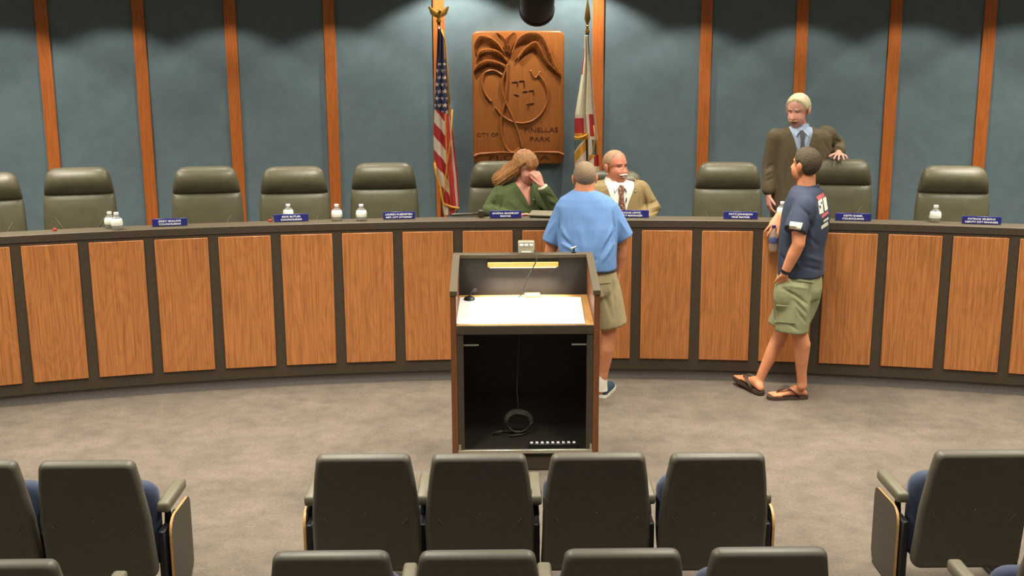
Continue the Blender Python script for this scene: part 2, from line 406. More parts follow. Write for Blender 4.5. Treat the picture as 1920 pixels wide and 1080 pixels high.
def audience_seat(left_arm=True, right_arm=True, tab=0, down=False):
    t = thing('audience_seat', 'x', 'auditorium seat', group='fixed audience seats')
    dn = Vector((0, .11, -.619)).normalized(); nn = Vector((0, -dn.z * -1, 0)); nn = Vector((0, dn.z, -dn.y)).normalized()
    W = .62
    def hw(ww):
        return .214 + (.247 - .214) * min(1, ww / .30) + .006 * max(0, (ww - .34) / .28)
    top = Vector((0, .012, ZT))
    def ring(depth, inset, rt=.034, rb=.05):
        return [top + Vector((u, 0, 0)) + dn * ww + nn * depth for u, ww in outline(hw, W, inset, rt, rb)]
    MB().loft([ring(-.028, .012), ring(-.02, .002), ring(0, 0), ring(.016, .003), ring(.026, .012), ring(.029, .022), ring(.0245, .034), ring(.0235, .05)]).obj('back_shell', MT['shell'], t, 1.2)
    MB().loft([ring(-.026, .02), ring(-.05, .022), ring(-.066, .034), ring(-.07, .07)]).obj('back_cushion', MT['navy'], t, 1.2)
    for s in (-1, 1):
        c = top + dn * .335 + nn * .024
        MB().tube([c + Vector((s * .190, 0, 0)) - dn * .014, c + Vector((s * .168, 0, 0)) + dn * .014], [.006, .006], 6, round_ends=True).obj('moulded_rib', MT['shell'], t, 2)
    MB().ell(top + dn * .295 + nn * .024, (.005, .004, .005), None, 8, 6).obj('screw', MT['armp'], t, 2)
    # folded (or lowered) seat
    def sw(ww): return .238 - .012 * max(0, (ww - .25) / .2)
    def sr(depth, inset, rt=.075, rb=.05):
        return [Vector((u, .235 + depth, .572 - ww)) for u, ww in outline(sw, .43, inset, rt, rb)]
    R_ = Matrix.Translation((0, .14, .30)) @ Matrix.Rotation(math.radians(-86), 4, 'X') @ Matrix.Translation((0, -.26, -.15)) if down else Matrix.Identity(4)
    a = MB().loft([sr(-.03, .03), sr(-.02, .01), sr(0, 0), sr(.03, 0), sr(.045, .012)]); a.v = [tuple(R_ @ Vector(v)) for v in a.v]; a.obj('seat', MT['navy'], t, 1.2)
    a = MB().loft([sr(.04, .02), sr(.06, .025), sr(.072, .06)]); a.v = [tuple(R_ @ Vector(v)) for v in a.v]; a.obj('seat_pan', MT['shell'], t, 1.2)
    for s, on in ((-1, left_arm), (1, right_arm)):
        if not on: continue
        x = s * {(-1, 0): .283, (1, 0): .262, (-1, 1): .275, (1, -1): .250, (-1, -1): .277, (1, 1): .268}[s, tab]
        MB().rbox(x - .029, x + .029, .185, .50, .437, .490, .014, 2).obj('armrest', MT['armp'], t, 1.2)
        st = MB().tube([(x, .26, .45), (x, .26, .36)], [.012, .02], 8); st.rbox(x - .016, x + .016, .13, .40, .02, .37, .006); st.rbox(x - .03, x + .03, .10, .48, 0, .025, .006)
        st.obj('stanchion', MT['steel'], t)
    if tab:
        x = tab * .304; oy, oz = .105, -.038; poly = [(.055, .06), (.055, .37), (.060, .405), (.075, .432), (.10, .448), (.13, .455), (.35, .447), (.378, .432), (.388, .40), (.388, .10), (.37, .07), (.33, .05), (.09, .05), (.065, .055)]
        mb = MB(); mb.prism(poly, lambda y, z: Vector((x - .006, y + oy, z + oz)), lambda y, z: Vector((x + .006, y + oy, z + oz)))
        mb.m = [0, 0] + [1] * len(poly)
        mb.obj('writing_tablet', [MT['lamin'], MT['ply']], t, 0.5)
        xi = tab * .285; MB().tube([(xi - tab * .01, .28, .36), (xi + tab * .012, .28, .30), (xi + tab * .012, .3, .22)], .008, 8).obj('tablet_hinge', MT['steel'], t, 2)
    return t
proto = {}
def seat_at(px, py, la, ra, tab, down, lab):
    k = (la, ra, tab, down)
    if k in proto: o = copy_tree(proto[k])
    else: o = proto[k] = audience_seat(*k)
    p = atz(px, py, ZT); o.location = (p.x, p.y, 0); o['label'] = lab
for a in [(680, 855, True, True, -1, True, 'dark audience seat, leftmost in the centre front row, tablet on its left'),
          (898, 855, False, True, 0, False, 'dark audience seat, second from left in the centre front row'),
          (1122, 853, False, True, 0, False, 'dark audience seat, third from left in the centre front row'),
          (1347, 853, False, True, 1, False, 'dark audience seat, rightmost in the centre front row, navy seat folded up'),
          (160, 868, True, True, 1, False, 'dark audience seat beside the left aisle, tablet hanging at its right'),
          (-62, 868, True, False, 0, False, 'dark audience seat cut by the left edge, front row'),
          (1845, 848, True, True, -1, False, 'dark audience seat beside the right aisle, tablet hanging at its left'),
          (2090, 846, False, True, 0, False, 'dark audience seat just outside the right edge, front row'),
          (619, 1040, True, True, -1, False, 'nearest dark audience seat, leftmost in the centre second row'),
          (895, 1039, False, True, 0, False, 'nearest dark audience seat, second from left in the centre second row'),
          (1168, 1036, False, True, 0, False, 'nearest dark audience seat, third from left in the centre second row'),
          (1445, 1033, False, True, 1, False, 'nearest dark audience seat, rightmost in the centre second row'),
          (-8, 1057, True, True, 1, False, 'nearest dark audience seat at the bottom left corner'),
          (2040, 1030, True, True, -1, False, 'nearest dark audience seat at the bottom right corner')]:
    seat_at(*a)
# ------------------------------------------------------------------ podium
PX, PY0, PY1 = -.0985, 6.63, 7.25; PHW = .4425
pod = thing('podium', 'wooden speaker podium with open dark cabinet back facing the audience', 'podium', (PX, PY0, 0))
sp = [(0, 0), (0, 1.125), (.57, 1.236), (.62, 1.236), (.62, 0)]
for s in (-1, 1):
    x0, x1 = sorted((s * PHW, s * (PHW - .035)))
    MB().prism(sp, lambda y, z: Vector((x0, y, z)), lambda y, z: Vector((x1, y, z))).obj('side_panel', MT['pod'], pod)
    x0, x1 = sorted((s * (PHW + .002), s * (PHW - .042)))
    tp = [(-.006, 1.10), (-.006, 1.128), (.568, 1.242), (.568, 1.222), (.0, 1.108)]
    MB().prism(tp, lambda y, z: Vector((x0, y, z)), lambda y, z: Vector((x1, y, z))).obj('side_rim', MT['ledge'], pod)
    x0, x1 = sorted((s * (PHW - .035), s * (PHW - .075)))
    MB().box(x0, x1, .003, .02, .115, .90).obj('stile', MT['brown'], pod)
MB().box(-PHW + .035, PHW - .035, .57, .60, 0.05, 1.215).obj('back_panel', MT['dkgap'], pod)
MB().rbox(-PHW - .002, PHW + .002, .555, .625, 1.215, 1.242, .004).obj('top_rim', MT['ledge'], pod)
sh = [(.0, .90), (.57, .955), (.57, .975), (.0, .92)]
MB().prism(sh, lambda y, z: Vector((-PHW + .035, y, z)), lambda y, z: Vector((PHW - .035, y, z))).obj('reading_shelf', MT['ply'], pod)
MB().rbox(-PHW + .035, PHW - .035, -.004, .02, .862, .918, .004).obj('shelf_lip', MT['brown'], pod)
MB().box(-PHW + .035, PHW - .035, .02, .57, .095, .115).obj('cabinet_floor', MT['dkgap'], pod)
MB().rbox(-PHW, PHW, .02, .62, 0, .095, .006).obj('plinth', MT['brown'], pod)
for s in (-1, 1):
    x0, x1 = sorted((s * (PHW - .036), s * (PHW - .165)))
    MB().box(x0, x1, .022, .03, .788, .797).obj('slide_rail', MT['alu'], pod)
mb = MB().rbox(-PHW + .036, PHW - .036, -.002, .02, .115, .14, .003)
for s in (-1, 1): mb.box(s * (PHW - .046) - .006, s * (PHW - .046) + .006, -.002, .012, .14, .175)
mb.obj('sill_rail', MT['alu'], pod)
lb = MB().rbox(-.225, .225, .548, .571, 1.158, 1.19, .004).obj('lamp_bar', mat('lamp_gold', (220, 186, 104), .4), pod)
MB().box(-.21, .21, .55, .566, 1.1545, 1.158).obj('lamp_tube', emit('lit_reading_tube', (1, .86, .6), 2.5), lb)
area('reading_lamp', pod, (0, .50, 1.15), .42, .02, 2.2, 1.8, (1, .93, .8))
SLOPE = math.atan2(.055, .57)
def onshelf(x, y): return Vector((PX + x, PY0 + y, .9215 + y * .055 / .57))
tag(MB().rbox(-.392, .375, -.19, .31, 0, .004, .001).obj('document_sheet', MT['paper'], None, .5, onshelf(-.015, .2), (SLOPE, 0, -.02)), 'large white sheet of paper covering the podium reading shelf', 'paper')
mb = MB().rbox(-.05, .05, -.035, .035, 0, .018, .004)
tag(mb.obj('note_pad', MT['ply'], None, .5, onshelf(.06, .525), (SLOPE, 0, .1)), 'small tan pad at the back of the podium shelf', 'notepad')
d = thing('desk_microphone', 'small dark round microphone base on the podium shelf', 'microphone', onshelf(-.34, .47))
MB().lathe([(.001, 0), (.034, 0), (.036, .006), (.03, .018), (.012, .026), (.001, .027)], 20).obj('base', MT['blackpl'], d)
MB().tube([(0, 0, .025), (.01, .01, .05), (.035, .015, .062)], [.005, .005, .012], 10, round_ends=True).obj('capsule', MT['blackpl'], d, 2)
tb = thing('timer_box', 'small grey speaker timer box with three pale lights on the podium rim', 'timer', (PX + .022, 7.22, 1.242))
MB().rbox(-.052, .052, -.03, .035, .0, .078, .005).obj('case', mat('grey_timer_case', (150, 146, 124), .5), tb)
for i in (-1, 0, 1): MB().rbox(i * .031 - .012, i * .031 + .012, -.034, -.029, .052, .066, .002).obj('indicator_light', MT['white'], tb)
MB().rbox(-.03, .03, -.0325, -.029, .012, .018, .001).obj('slot', MT['white'], tb)
tag(MB().tube([(PX + .07, 7.19, 1.262), (PX + .085, 7.17, 1.266), (PX + .085, 7.13, 1.21), (PX + .03, 7.12, 1.11), (PX - .01, 7.11, 1.0), (PX - .03, 7.10, .978)], .0035, 6).obj('timer_cable', MT['blackpl'], None, 2), 'thin dark cable running from the timer box into the podium', 'cable')
mc = thing('microphone_clip', 'small microphone clip on the right of the podium rim', 'microphone clip', (PX + .325, 7.22, 1.242))
MB().lathe([(.001, 0), (.014, 0), (.014, .006), (.005, .01), (.005, .03), (.001, .03)], 12).obj('post', MT['steel'], mc)
MB().tube([(-.016, -.01, .03), (.014, .012, .036)], [.008, .006], 8, round_ends=True).obj('clamp', MT['alu'], mc, 2)
ps = thing('power_strip', 'pale outlet strip along the bottom right of the podium cabinet', 'power strip', (PX + .17, PY0 + .08, .115))
MB().rbox(-.15, .15, -.02, .02, 0, .04, .004).obj('housing', MT['blackpl'], ps)
for i in range(9): MB().rbox(-.13 + i * .0325 - .009, -.13 + i * .0325 + .009, -.012, .014, .038, .044, .002).obj('outlet', MT['white'], ps)
mb = MB()
for k in range(4):
    r = .074 + .005 * k
    pts = [(r * math.cos(q * 2 * PI / 30), .012 * k + .006 * math.sin(q * .8), .075 * r / .09 * math.sin(q * 2 * PI / 30) + .085) for q in range(31)]
    mb.tube(pts, .0045, 6)
mb.tube([(0.0, 0, .17), (-.01, .02, .3), (.0, .03, .5), (.005, .035, .72)], .004, 6)
mb.tube([(-.1, 0, .03), (-.16, .0, .015), (-.12, .06, .01), (0, .05, .008), (.06, .03, .008), (.02, -.01, .01), (-.06, -.03, .008)], .006, 6)
tag(mb.obj('cable_coil', mat('grey_cable', (70, 66, 56), .5), None, 2, (PX - .035, PY0 + .32, .118)), 'coiled grey cable hanging inside the dark podium cabinet', 'cable')

# ------------------------------------------------------------------ writing
def text_mesh(txt, size, m, bold=0.0, depth=.0008, width=None, font_sp=1.0):
    cu = bpy.data.curves.new('txt', 'FONT'); cu.body = txt; cu.size = size; cu.align_x = 'CENTER'; cu.align_y = 'CENTER'
    cu.extrude = depth; cu.offset = bold; cu.space_character = font_sp; cu.resolution_u = 3
    o = bpy.data.objects.new('txt', cu); C.objects.link(o)
    me = bpy.data.meshes.new_from_object(o.evaluated_get(bpy.context.evaluated_depsgraph_get()))
    bpy.data.objects.remove(o)
    if width:
        xs = [v.co.x for v in me.vertices]; k = width / (max(xs) - min(xs))
        for v in me.vertices: v.co.x *= k
    me.materials.clear(); me.materials.append(m); return me

# ------------------------------------------------------------------ things on the desk ledge
plates = [(318, 424.5, 62, 'JERRY MULLINS', 'COUNCILMAN', 'navy name plate, leftmost on the desk, reading councilman'),
          (546, 416.0, 62, 'RICK BUTLER', 'COUNCILMAN', 'navy name plate with a small bottle behind it, reading councilman'),
          (748, 411.5, 58, 'LAUREN RUBENSTEIN', 'ASST. CITY ATTORNEY', 'navy name plate left of the striped flag, reading city attorney'),
          (948, 409.5, 58, 'SANDRA BRADBURY', 'MAYOR', 'navy name plate in front of the woman in green'),
          (1184, 408.5, 64, 'DOUG LEWIS', 'CITY MANAGER', 'navy name plate in front of the man in the tan jacket'),
          (1389, 411.5, 62, 'PATTI JOHNSON', 'VICE MAYOR', 'navy name plate left of the man in flip-flops, reading vice mayor'),
          (1600, 414.5, 64, 'KEITH SABIEL', 'COUNCILMAN', 'navy name plate right of the man in the navy T-shirt'),
          (1841, 421.0, 68, 'PATRICK MURPHY', 'DEPUTY CITY MANAGER', 'navy name plate, rightmost on the desk')]
for px, py, wpx, l1, l2, lab in plates:
    p = atz(px, py, HD); a = phi_of(p); k = wpx * (p.y + .3) / FPX
    t = thing('name_plate', lab, 'name plate', (p.x, p.y + .012, HD), -a, 'navy name plates on the desk ledge')
    MB().rbox(-k / 2, k / 2, -.006, .006, .002, .057, .002).obj('plate', MT['plateblue'], t)
    MB().prism([(.0, 0), (.045, 0), (.016, .03), (.0, .03)], lambda y, z: Vector((-k * .4, y, z)), lambda y, z: Vector((k * .4, y, z))).obj('stand', MT['blackpl'], t)
    for s, z, h in ((l1, .04, .0185), (l2, .018, .0185)):
        n = len(s); wmax = k * .84
        me = text_mesh(s, h, MT['white'], .0006, .0006)
        xs = [v.co.x for v in me.vertices]; ww = max(xs) - min(xs)
        f = min(1.25, wmax / ww)
        for v in me.vertices: v.co.x *= f
        link('lettering', me, t, (0, -.0068, z - .002), (PI / 2, 0, 0))
bm_ = [MB().lathe([(.001, 0), (.031, 0), (.034, .004), (.035, .012), (.033, .02), (.036, .026), (.037, .05), (.034, .066), (.024, .084), (.014, .093), (.0135, .099), (.0125, .099), (.012, .093), (.022, .083), (.032, .065), (.0345, .05), (.0335, .026), (.031, .02), (.0325, .012), (.031, .006), (.001, .004)], 24).mesh('body', MT['bottle'], 2),
       MB().lathe([(.0368, .026), (.0376, .028), (.0384, .05), (.0358, .064), (.03, .074), (.029, .073), (.0348, .063), (.0372, .05), (.0366, .03)], 24).mesh('label_band', MT['blabel'], 2),
       MB().lathe([(.001, .097), (.0155, .097), (.016, .099), (.016, .112), (.0145, .114), (.001, .114)], 20).mesh('cap', MT['white'], .6)]
def bottle(px, py, lab, s=1.0):
    p = atz(px, py, HD)
    t = thing('water_bottle', lab, 'bottle', (p.x, p.y, HD + .0005), random.uniform(0, 6), 'small water bottles on the desk ledge'); t.scale = (s * 1.08, s * 1.08, s * 1.08)
    for n, m in zip(('body', 'label_band', 'cap'), bm_): link(n, m, t)
bottle(207, 427, 'left one of the two small bottles standing together at far left', .95)
bottle(220, 430, 'right one of the two small bottles standing together at far left')
bottle(541, 411.5, 'small bottle mostly hidden behind the second name plate from the left', .95)
bottle(632, 413.5, 'small bottle in front of the oak batten between two empty chairs')
bottle(678, 413.5, 'small bottle in front of the chair left of the striped flag')
bottle(1466, 408.5, 'small bottle just left of the man in the navy T-shirt')
bottle(1753, 416, 'small bottle at far right left of the last name plate')
for px, py, lab in ((103, 433, 'tiny red cap lying at far left of the desk ledge'), (507, 416, 'tiny red cap lying beside the second name plate')):
    p = atz(px, py, HD); tag(MB().lathe([(.001, 0), (.013, 0), (.014, .002), (.014, .016), (.012, .018), (.001, .018)], 16).obj('bottle_cap', MT['red'], None, .6, (p.x, p.y, HD)), lab, 'cap')
# gavel, sound block, folder
g = atz(902, 408, HD)
gv = thing('gavel', 'dark wooden gavel lying left of the mayor name plate', 'gavel', (g.x, g.y + .03, HD), 0)
gm = mat('dark_walnut', (58, 48, 34), .35)
MB().lathe([(.001, -.045), (.024, -.045), (.027, -.04), (.027, -.02), (.022, -.014), (.022, .014), (.027, .02), (.027, .04), (.024, .045), (.001, .045)], 20, (0, 0, 0), Matrix.Translation((0, 0, .028)) @ Matrix.Rotation(PI / 2, 4, 'X')).obj('head', gm, gv, .6)
MB().tube([(-.02, 0, .028), (-.08, .004, .023), (-.2, .008, .018), (-.225, .009, .018)], [.008, .0075, .011, .007], 10, round_ends=True).obj('handle', gm, gv, 2)
f = atz(1018, 409, HD)
fd = thing('document_folder', 'olive grey folder propped on the desk in front of the woman', 'folder', (f.x, f.y + .06, HD), -.25)
fm = mat('olive_folder', (112, 104, 80), .6)
MB().rbox(-.09, .10, -.05, .07, 0, .012, .002).obj('base', MT['blackpl'], fd)
MB().rbox(-.1, .11, -.06, .075, -.006, .006, .002, 1, Matrix.Translation((0, 0, .024)) @ Matrix.Rotation(.12, 4, 'X')).obj('cover', fm, fd)

# ------------------------------------------------------------------ carved plaque
PQY = YC + RW - .10
pq = thing('carved_plaque', 'carved wooden city seal plaque with palm fronds hanging on the wall', 'plaque', (-.0595, PQY, 1.433))
def q2(cx, cy): return ((cx - 372) / 585 * .835, 1.2 - (cy - 195) / 845 * 1.2)
def q3(cx, cy, y=0): a, b = q2(cx, cy); return Vector((a, y, b))
ol = outline(lambda w_: .4175, 1.2, 0, .055, .055, 6)
def pr_(dep, ins): return [Vector((u, dep, 1.2 - w_)) for u, w_ in outline(lambda w_: .4175, 1.2, ins, .055, .055, 6)]
MB().loft([pr_(.088, .0), pr_(.012, 0), pr_(.003, .005), pr_(0, .016)]).obj('board', MT['carve'], pq, .9)
def spline(pts, n=8):
    pts = [Vector(p) for p in pts]; out = []
    P_ = [pts[0]] + pts + [pts[-1]]
    for i in range(1, len(P_) - 2):
        for k in range(n):
            t = k / n; a, b, c, d_ = P_[i - 1:i + 3]
            out.append(.5 * ((2 * b) + (c - a) * t + (2 * a - 5 * b + 4 * c - d_) * t * t + (3 * b - a - 3 * c + d_) * t ** 3))
    out.append(pts[-1]); return out
fronds = [([(335, 330), (375, 240), (450, 205), (520, 225), (560, 300), (600, 400), (645, 465)], (-.35, -1), 62),
          ([(370, 360), (420, 300), (480, 265), (515, 310), (560, 390), (640, 470)], (-.25, -1), 46),
          ([(285, 330), (240, 270), (190, 235), (130, 225), (95, 275), (100, 330)], (.35, -1), 56),
          ([(285, 410), (225, 385), (160, 380), (110, 410), (90, 440)], (.3, -1), 40),
          ([(292, 330), (280, 270), (255, 225), (235, 207)], (.9, -.4), 40),
          ([(300, 330), (312, 270), (328, 225), (345, 206)], (-.9, -.3), 36),
          ([(300, 380), (255, 330), (200, 310), (130, 320), (105, 380)], (.3, -1), 44)]
for pts, dr, L_ in fronds:
    sp_ = spline([(p[0], p[1], 0) for p in pts], 8); mb = MB()
    mb.tube([q3(p.x, p.y, -.016) for p in sp_], [.009 - .005 * i / len(sp_) for i in range(len(sp_))], 6)
    for i in range(2, len(sp_)):
        for hlf in (0,):
            p = sp_[i] if not hlf else (sp_[i] + sp_[i - 1]) / 2
            l = L_ * math.sin(PI * min(1, .25 + .7 * i / len(sp_))) * 1.15
            e = (p.x + dr[0] * l, p.y - dr[1] * l)
            if e[0] < 92 or e[0] > 655: e = (max(92, min(655, e[0])), e[1])
            mb.tube([q3(p.x, p.y, -.016), q3((p.x + e[0]) / 2 + 2, (p.y + e[1]) / 2 - 2, -.013), q3(e[0], e[1], -.003)], [(.016, .0030), (.017, .0036), (.006, .0022)], 6, hint=(0, 1, 0))
    mb.obj('palm_frond', MT['carve'], pq, 1.0)
def rope(name, pts, r, m=MT['carve'], y=-.006):
    return MB().tube([q3(p.x, p.y, y) for p in spline([(a, b, 0) for a, b in pts], 8)], r, 8).obj(name, m, pq, 2)
rope('palm_trunk', [(305, 400), (270, 500), (268, 560), (290, 640), (335, 740), (375, 850), (398, 935)], .011)
rope('palm_trunk', [(300, 405), (300, 520), (285, 640), (262, 740), (262, 840), (290, 930), (335, 965), (378, 935)], .010)
rope('seal_ring', [(500, 465), (545, 530), (560, 610), (535, 690), (480, 750), (410, 775), (330, 765), (265, 725), (225, 675)], .009)
rope('leaf_outline', [(270, 470), (215, 440), (160, 455), (140, 510), (155, 580), (200, 640)], .010)
MB().tube([q3(p.x, p.y, -.002) for p in spline([(450, 440, 0), (480, 490, 0), (510, 450, 0)], 6)], .008, 6).obj('leaf_tip', MT['carve'], pq, 2)
mb = MB()
for a, b in [((330, 515), (365, 512)), ((365, 512), (368, 540)), ((375, 508), (408, 506)), ((408, 506), (410, 545)), ((400, 575), (430, 572)), ((440, 570), (470, 566)), ((468, 566), (468, 590)), ((425, 655), (470, 648)), ((440, 655), (430, 685)), ((345, 590), (375, 600))]:
    mb.tube([q3(*a, -.002), q3(*b, -.002)], .0045, 5)
mb.obj('carved_mark', MT['carved'], pq, 1)
for s, cx, cy, wd, h in (('PINELLAS', 517, 820, 215, .062), ('PARK', 510, 880, 130, .062), ('CITY OF', 172, 850, 135, .05)):
    me = text_mesh(s, h, MT['carved'], -.0006, .0015, wd / 585 * .835); link('lettering', me, pq, q3(cx, cy, -.0012), (PI / 2, 0, 0))
MB().tube([q3(90, 985, -.012), q3(120, 972, -.014), q3(260, 962, -.012), q3(372, 968, -.012), q3(520, 962, -.012), q3(630, 966, -.014), q3(658, 980, -.012)], [.016, .011, .008, .007, .008, .011, .016], 8, round_ends=True).obj('scroll_edge', MT['carve'], pq, 2)
for cx in (100, 648): MB().lathe([(.001, 0), (.022, 0), (.024, .004), (.016, .012), (.001, .014)], 16, (0, 0, 0), Matrix.Translation(q3(cx, 985, 0)) @ Matrix.Rotation(PI / 2, 4, 'X')).obj('scroll_curl', MT['carve'], pq, .8)
me = text_mesh('FLORIDA', .068, MT['carved'], .0004, .0015, 390 / 585 * .835); link('lettering', me, pq, q3(375, 1002, -.0012), (PI / 2, 0, 0))

# ------------------------------------------------------------------ flags
def interp(tab, y):
    if y <= tab[0][0]: return tab[0][1]
    for (a, b), (c, d_) in zip(tab, tab[1:]):
        if y <= c: return b + (d_ - b) * (y - a) / (c - a)
    return tab[-1][1]
def flag(name, label, Yf, polepx, top, bottom, L, Rr, colour, mats, amp, finial, pleats, fringes):
    p = at(polepx, (top + bottom) / 2, Yf + .02); base = Vector((p.x, Yf + .02, DAIS))
    t = thing(name, label, 'flag', base)
    NA, NV = 72, 260; mb = MB(); vs = []
    P = {}
    for j in range(NV + 1):
        py = top + (bottom - top) * j / NV
        for i in range(NA + 1):
            a = i / NA; px = interp(L, py) + (interp(Rr, py) - interp(L, py)) * a
            g = min(1, .15 + j / NV)
            y = Yf - .05 * math.sin(PI * a) * g + amp * g * math.sin(pleats * PI * a + .9 * math.sin(3 * j / NV))
            v = at(px, py, y) - base; vs.append(v); P[i, j] = (px, py)
    fs = []; ms = []
    for j in range(NV):
        for i in range(NA):
            k = j * (NA + 1) + i
            px = (P[i, j][0] + P[i + 1, j + 1][0]) / 2; py = (P[i, j][1] + P[i + 1, j + 1][1]) / 2
            c = colour((i + .5) / NA, px, py)
            if c is None: continue
            fs.append((k, k + 1, k + NA + 2, k + NA + 1)); ms.append(c)
    mb.add(vs, fs); mb.m = ms
    cl = mb.obj('cloth', mats, t, 2)
    sm = cl.modifiers.new('thick', 'SOLIDIFY'); sm.thickness = .004
    for pts, r in fringes:
        MB().tube([at(x, y, Yf - .075) - base for x, y in pts], r, 6).obj('gold_fringe', MT['gold'], t, 2)
    ztop = at(polepx, finial[1], Yf).z - DAIS
    MB().tube([(0, 0, .03), (0, 0, ztop)], .014, 12).obj('pole', MT['pod'], t, 2)
    MB().lathe([(.001, 0), (.15, 0), (.155, .01), (.14, .03), (.04, .05), (.025, .12), (.001, .12)], 24).obj('floor_stand', MT['brass'], t)
    fin = MB()
    if finial[0] == 'eagle':
        z = ztop; fin.lathe([(.001, 0), (.02, 0), (.024, .012), (.02, .024), (.001, .026)], 14, (0, 0, z))
        fin.ell((.0, 0, z + .055), (.022, .02, .036), None, 12, 8); fin.ell((.012, -.012, z + .098), (.014, .018, .015), None, 10, 6)
        for s in (-1, 1):
            fin.tube([(s * .012, 0, z + .06), (s * .05, .01, z + .085), (s * .085, .016, z + .135)], [(.022, .008), (.026, .007), (.008, .003)], 8, hint=(0, 0, 1))
        fin.tube([(.0, .01, z + .03), (0, .03, z + .005)], [.012, .018], 8)
    else:
        z = ztop; fin.lathe([(.001, 0), (.018, 0), (.022, .014), (.014, .028), (.01, .05), (.018, .06), (.01, .07)], 14, (0, 0, z))
        fin.tube([(0, 0, z + .07), (0, 0, z + .12), (0, 0, z + .2), (0, 0, z + .3)], [(.006, .008), (.012, .028), (.008, .018), (.002, .002)], 10, hint=(0, 1, 0))
    fin.obj('finial', MT['brass'], t, 1.0)
    return t
MT['gold'] = mat('gold_fringe', (214, 150, 44), .6, .25, 160, .4, 500)
FR = mat('flag_red', (178, 44, 44), .75, .08, 30); FWm = mat('flag_white', (220, 202, 178), .75, .05, 30); FB = mat('flag_blue', (44, 50, 84), .75, .08, 30)
FO = mat('flag_seal_orange', (206, 130, 52), .75, .15, 60); FG = mat('flag_seal_green', (92, 112, 104), .75, .15, 60); FC = mat('flag_cream', (224, 216, 184), .75, .05, 30)
def usc(a, px, py):
    mid = .56                                                        # left fold / right fold boundary
    lb = interp([(180, .78), (215, .62), (400, .5)], py)
    if py < 204 + (px - 815) * .45:                                  # canton
        if a > .86 - .1 * (py < 110): return 3
        sx = ((px - 815) + (py - 70) * .1) % 9.5; sy = (py - 74) % 13
        row = int((py - 74) // 13); sx = ((px - 815) + (4.7 if row % 2 else 0)) % 9.4
        if py > 118:
            dx, dy = sx - 4.7, sy - 6.5; rr = math.hypot(dx, dy); th = math.atan2(dx, -dy)
            if rr < 2.5 + 1.5 * math.cos(5 * th): return 1
        return 2
    if a < lb:                                                       # diagonal stripes on the left fold
        if a < .07 and py > 300: return 3
        k = math.floor(((py - 204) - (px - 815) * 1.25) / 25.5)
        return 0 if k % 2 else 1
    if a < lb + .05: return 3
    b = (a - lb - .05) / (.95 - lb)
    return 0 if b < .48 else (1 if b < .86 else 0)
flag('national_flag', 'draped red and white striped flag with blue starred canton and gold fringe', 10.32, 826, 54, 404,
     [(54, 821), (120, 818), (190, 815), (250, 813), (310, 814), (345, 822), (385, 829), (404, 832)], [(54, 829), (65, 834), (140, 840), (200, 844), (270, 852), (330, 858), (388, 862), (392, 860), (404, 853)],
     usc, [FR, FWm, FB, MT['gold']], .024, ('eagle', 42), 5,
     [([(815, 305), (818, 328), (825, 348), (828, 368), (831, 382), (846, 388), (861, 391)], .011), ([(848, 205), (845, 260), (838, 310), (834, 350), (831, 375)], .006), ([(827, 56), (834, 75), (839, 130), (843, 195)], .006)])
def flc(a, px, py):
    if py < 262:
        if py < 140 and py > 90 and a < .16: return 0
        if a < .42 and 221 < py < 250: return 0
        if .66 < a < .9 and 214 < py < 256: return 0
        if py > 250 and a < .62: return 3
        return 5 if py < 215 and a < .7 else 1
    if .47 < a < .60 : return None
    if a < .47:
        k = (py - 268) + (px - 1079) * 1.3
        return 4 if k < 14 else (1 if k < 18 else (3 if k < 38 else 1))
    if py < 290: return 1 if a < .72 else (4 if a < .84 else 2 if a < .9 else 3)
    k = (py - 285) + (px - 1104) * .9
    return 3 if k < 18 and a < .85 else (0 if py < 312 and a > .78 else 1)
flag('state_flag', 'draped cream flag with red cross bars and round seal and gold fringe', 10.30, 1100, 66, 330,
     [(66, 1096), (110, 1094), (153, 1088), (214, 1078), (263, 1077), (330, 1078)], [(66, 1103), (138, 1110), (190, 1114), (275, 1122), (330, 1124)],
     flc, [FR, FWm, FB, MT['gold'], FG, FC], .022, ('spear', 62), 5,
     [([(1077, 257), (1083, 259), (1092, 257), (1101, 252)], .009), ([(1103, 305), (1110, 290), (1116, 262), (1113, 235)], .004)])

# ------------------------------------------------------------------ black ceiling spotlight above the plaque
sl = thing('stage_spotlight', 'black can spotlight hanging from the ceiling above the carved plaque', 'spotlight', (at(1008, 0, 9.9).x, 9.9, CEIL))
zc = at(1008, -6, 9.9).z - CEIL
RM = Matrix.Translation((0, 0, zc)) @ Matrix.Rotation(math.radians(62), 4, 'X')
MB().lathe([(.001, .2), (.06, .2), (.12, .15), (.145, .08), (.145, -.2), (.152, -.2), (.152, -.23), (.135, -.23), (.135, -.18), (.001, -.17)], 28, (0, 0, 0), RM).obj('housing', MT['blackpl'], sl, .6)
MB().tube([(-.16, 0, zc), (-.17, 0, zc + .12), (-.12, 0, zc + .2), (.12, 0, zc + .2), (.17, 0, zc + .12), (.16, 0, zc)], [(.006, .018)] * 6, 6).obj('yoke', MT['steel'], sl, 1)
MB().tube([(0, 0, zc + .2), (0, 0, 0)], .018, 10).obj('hanger', MT['steel'], sl, 1)
MB().rbox(-.29, -.2, -.05, .05, zc - .02, zc + .16, .01).obj('transformer', mat('brown_transformer', (84, 62, 40), .5), sl)
MB().tube([(-.2, 0, zc + .08), (-.16, 0, zc + .08)], .01, 8).obj('arm', MT['steel'], sl)
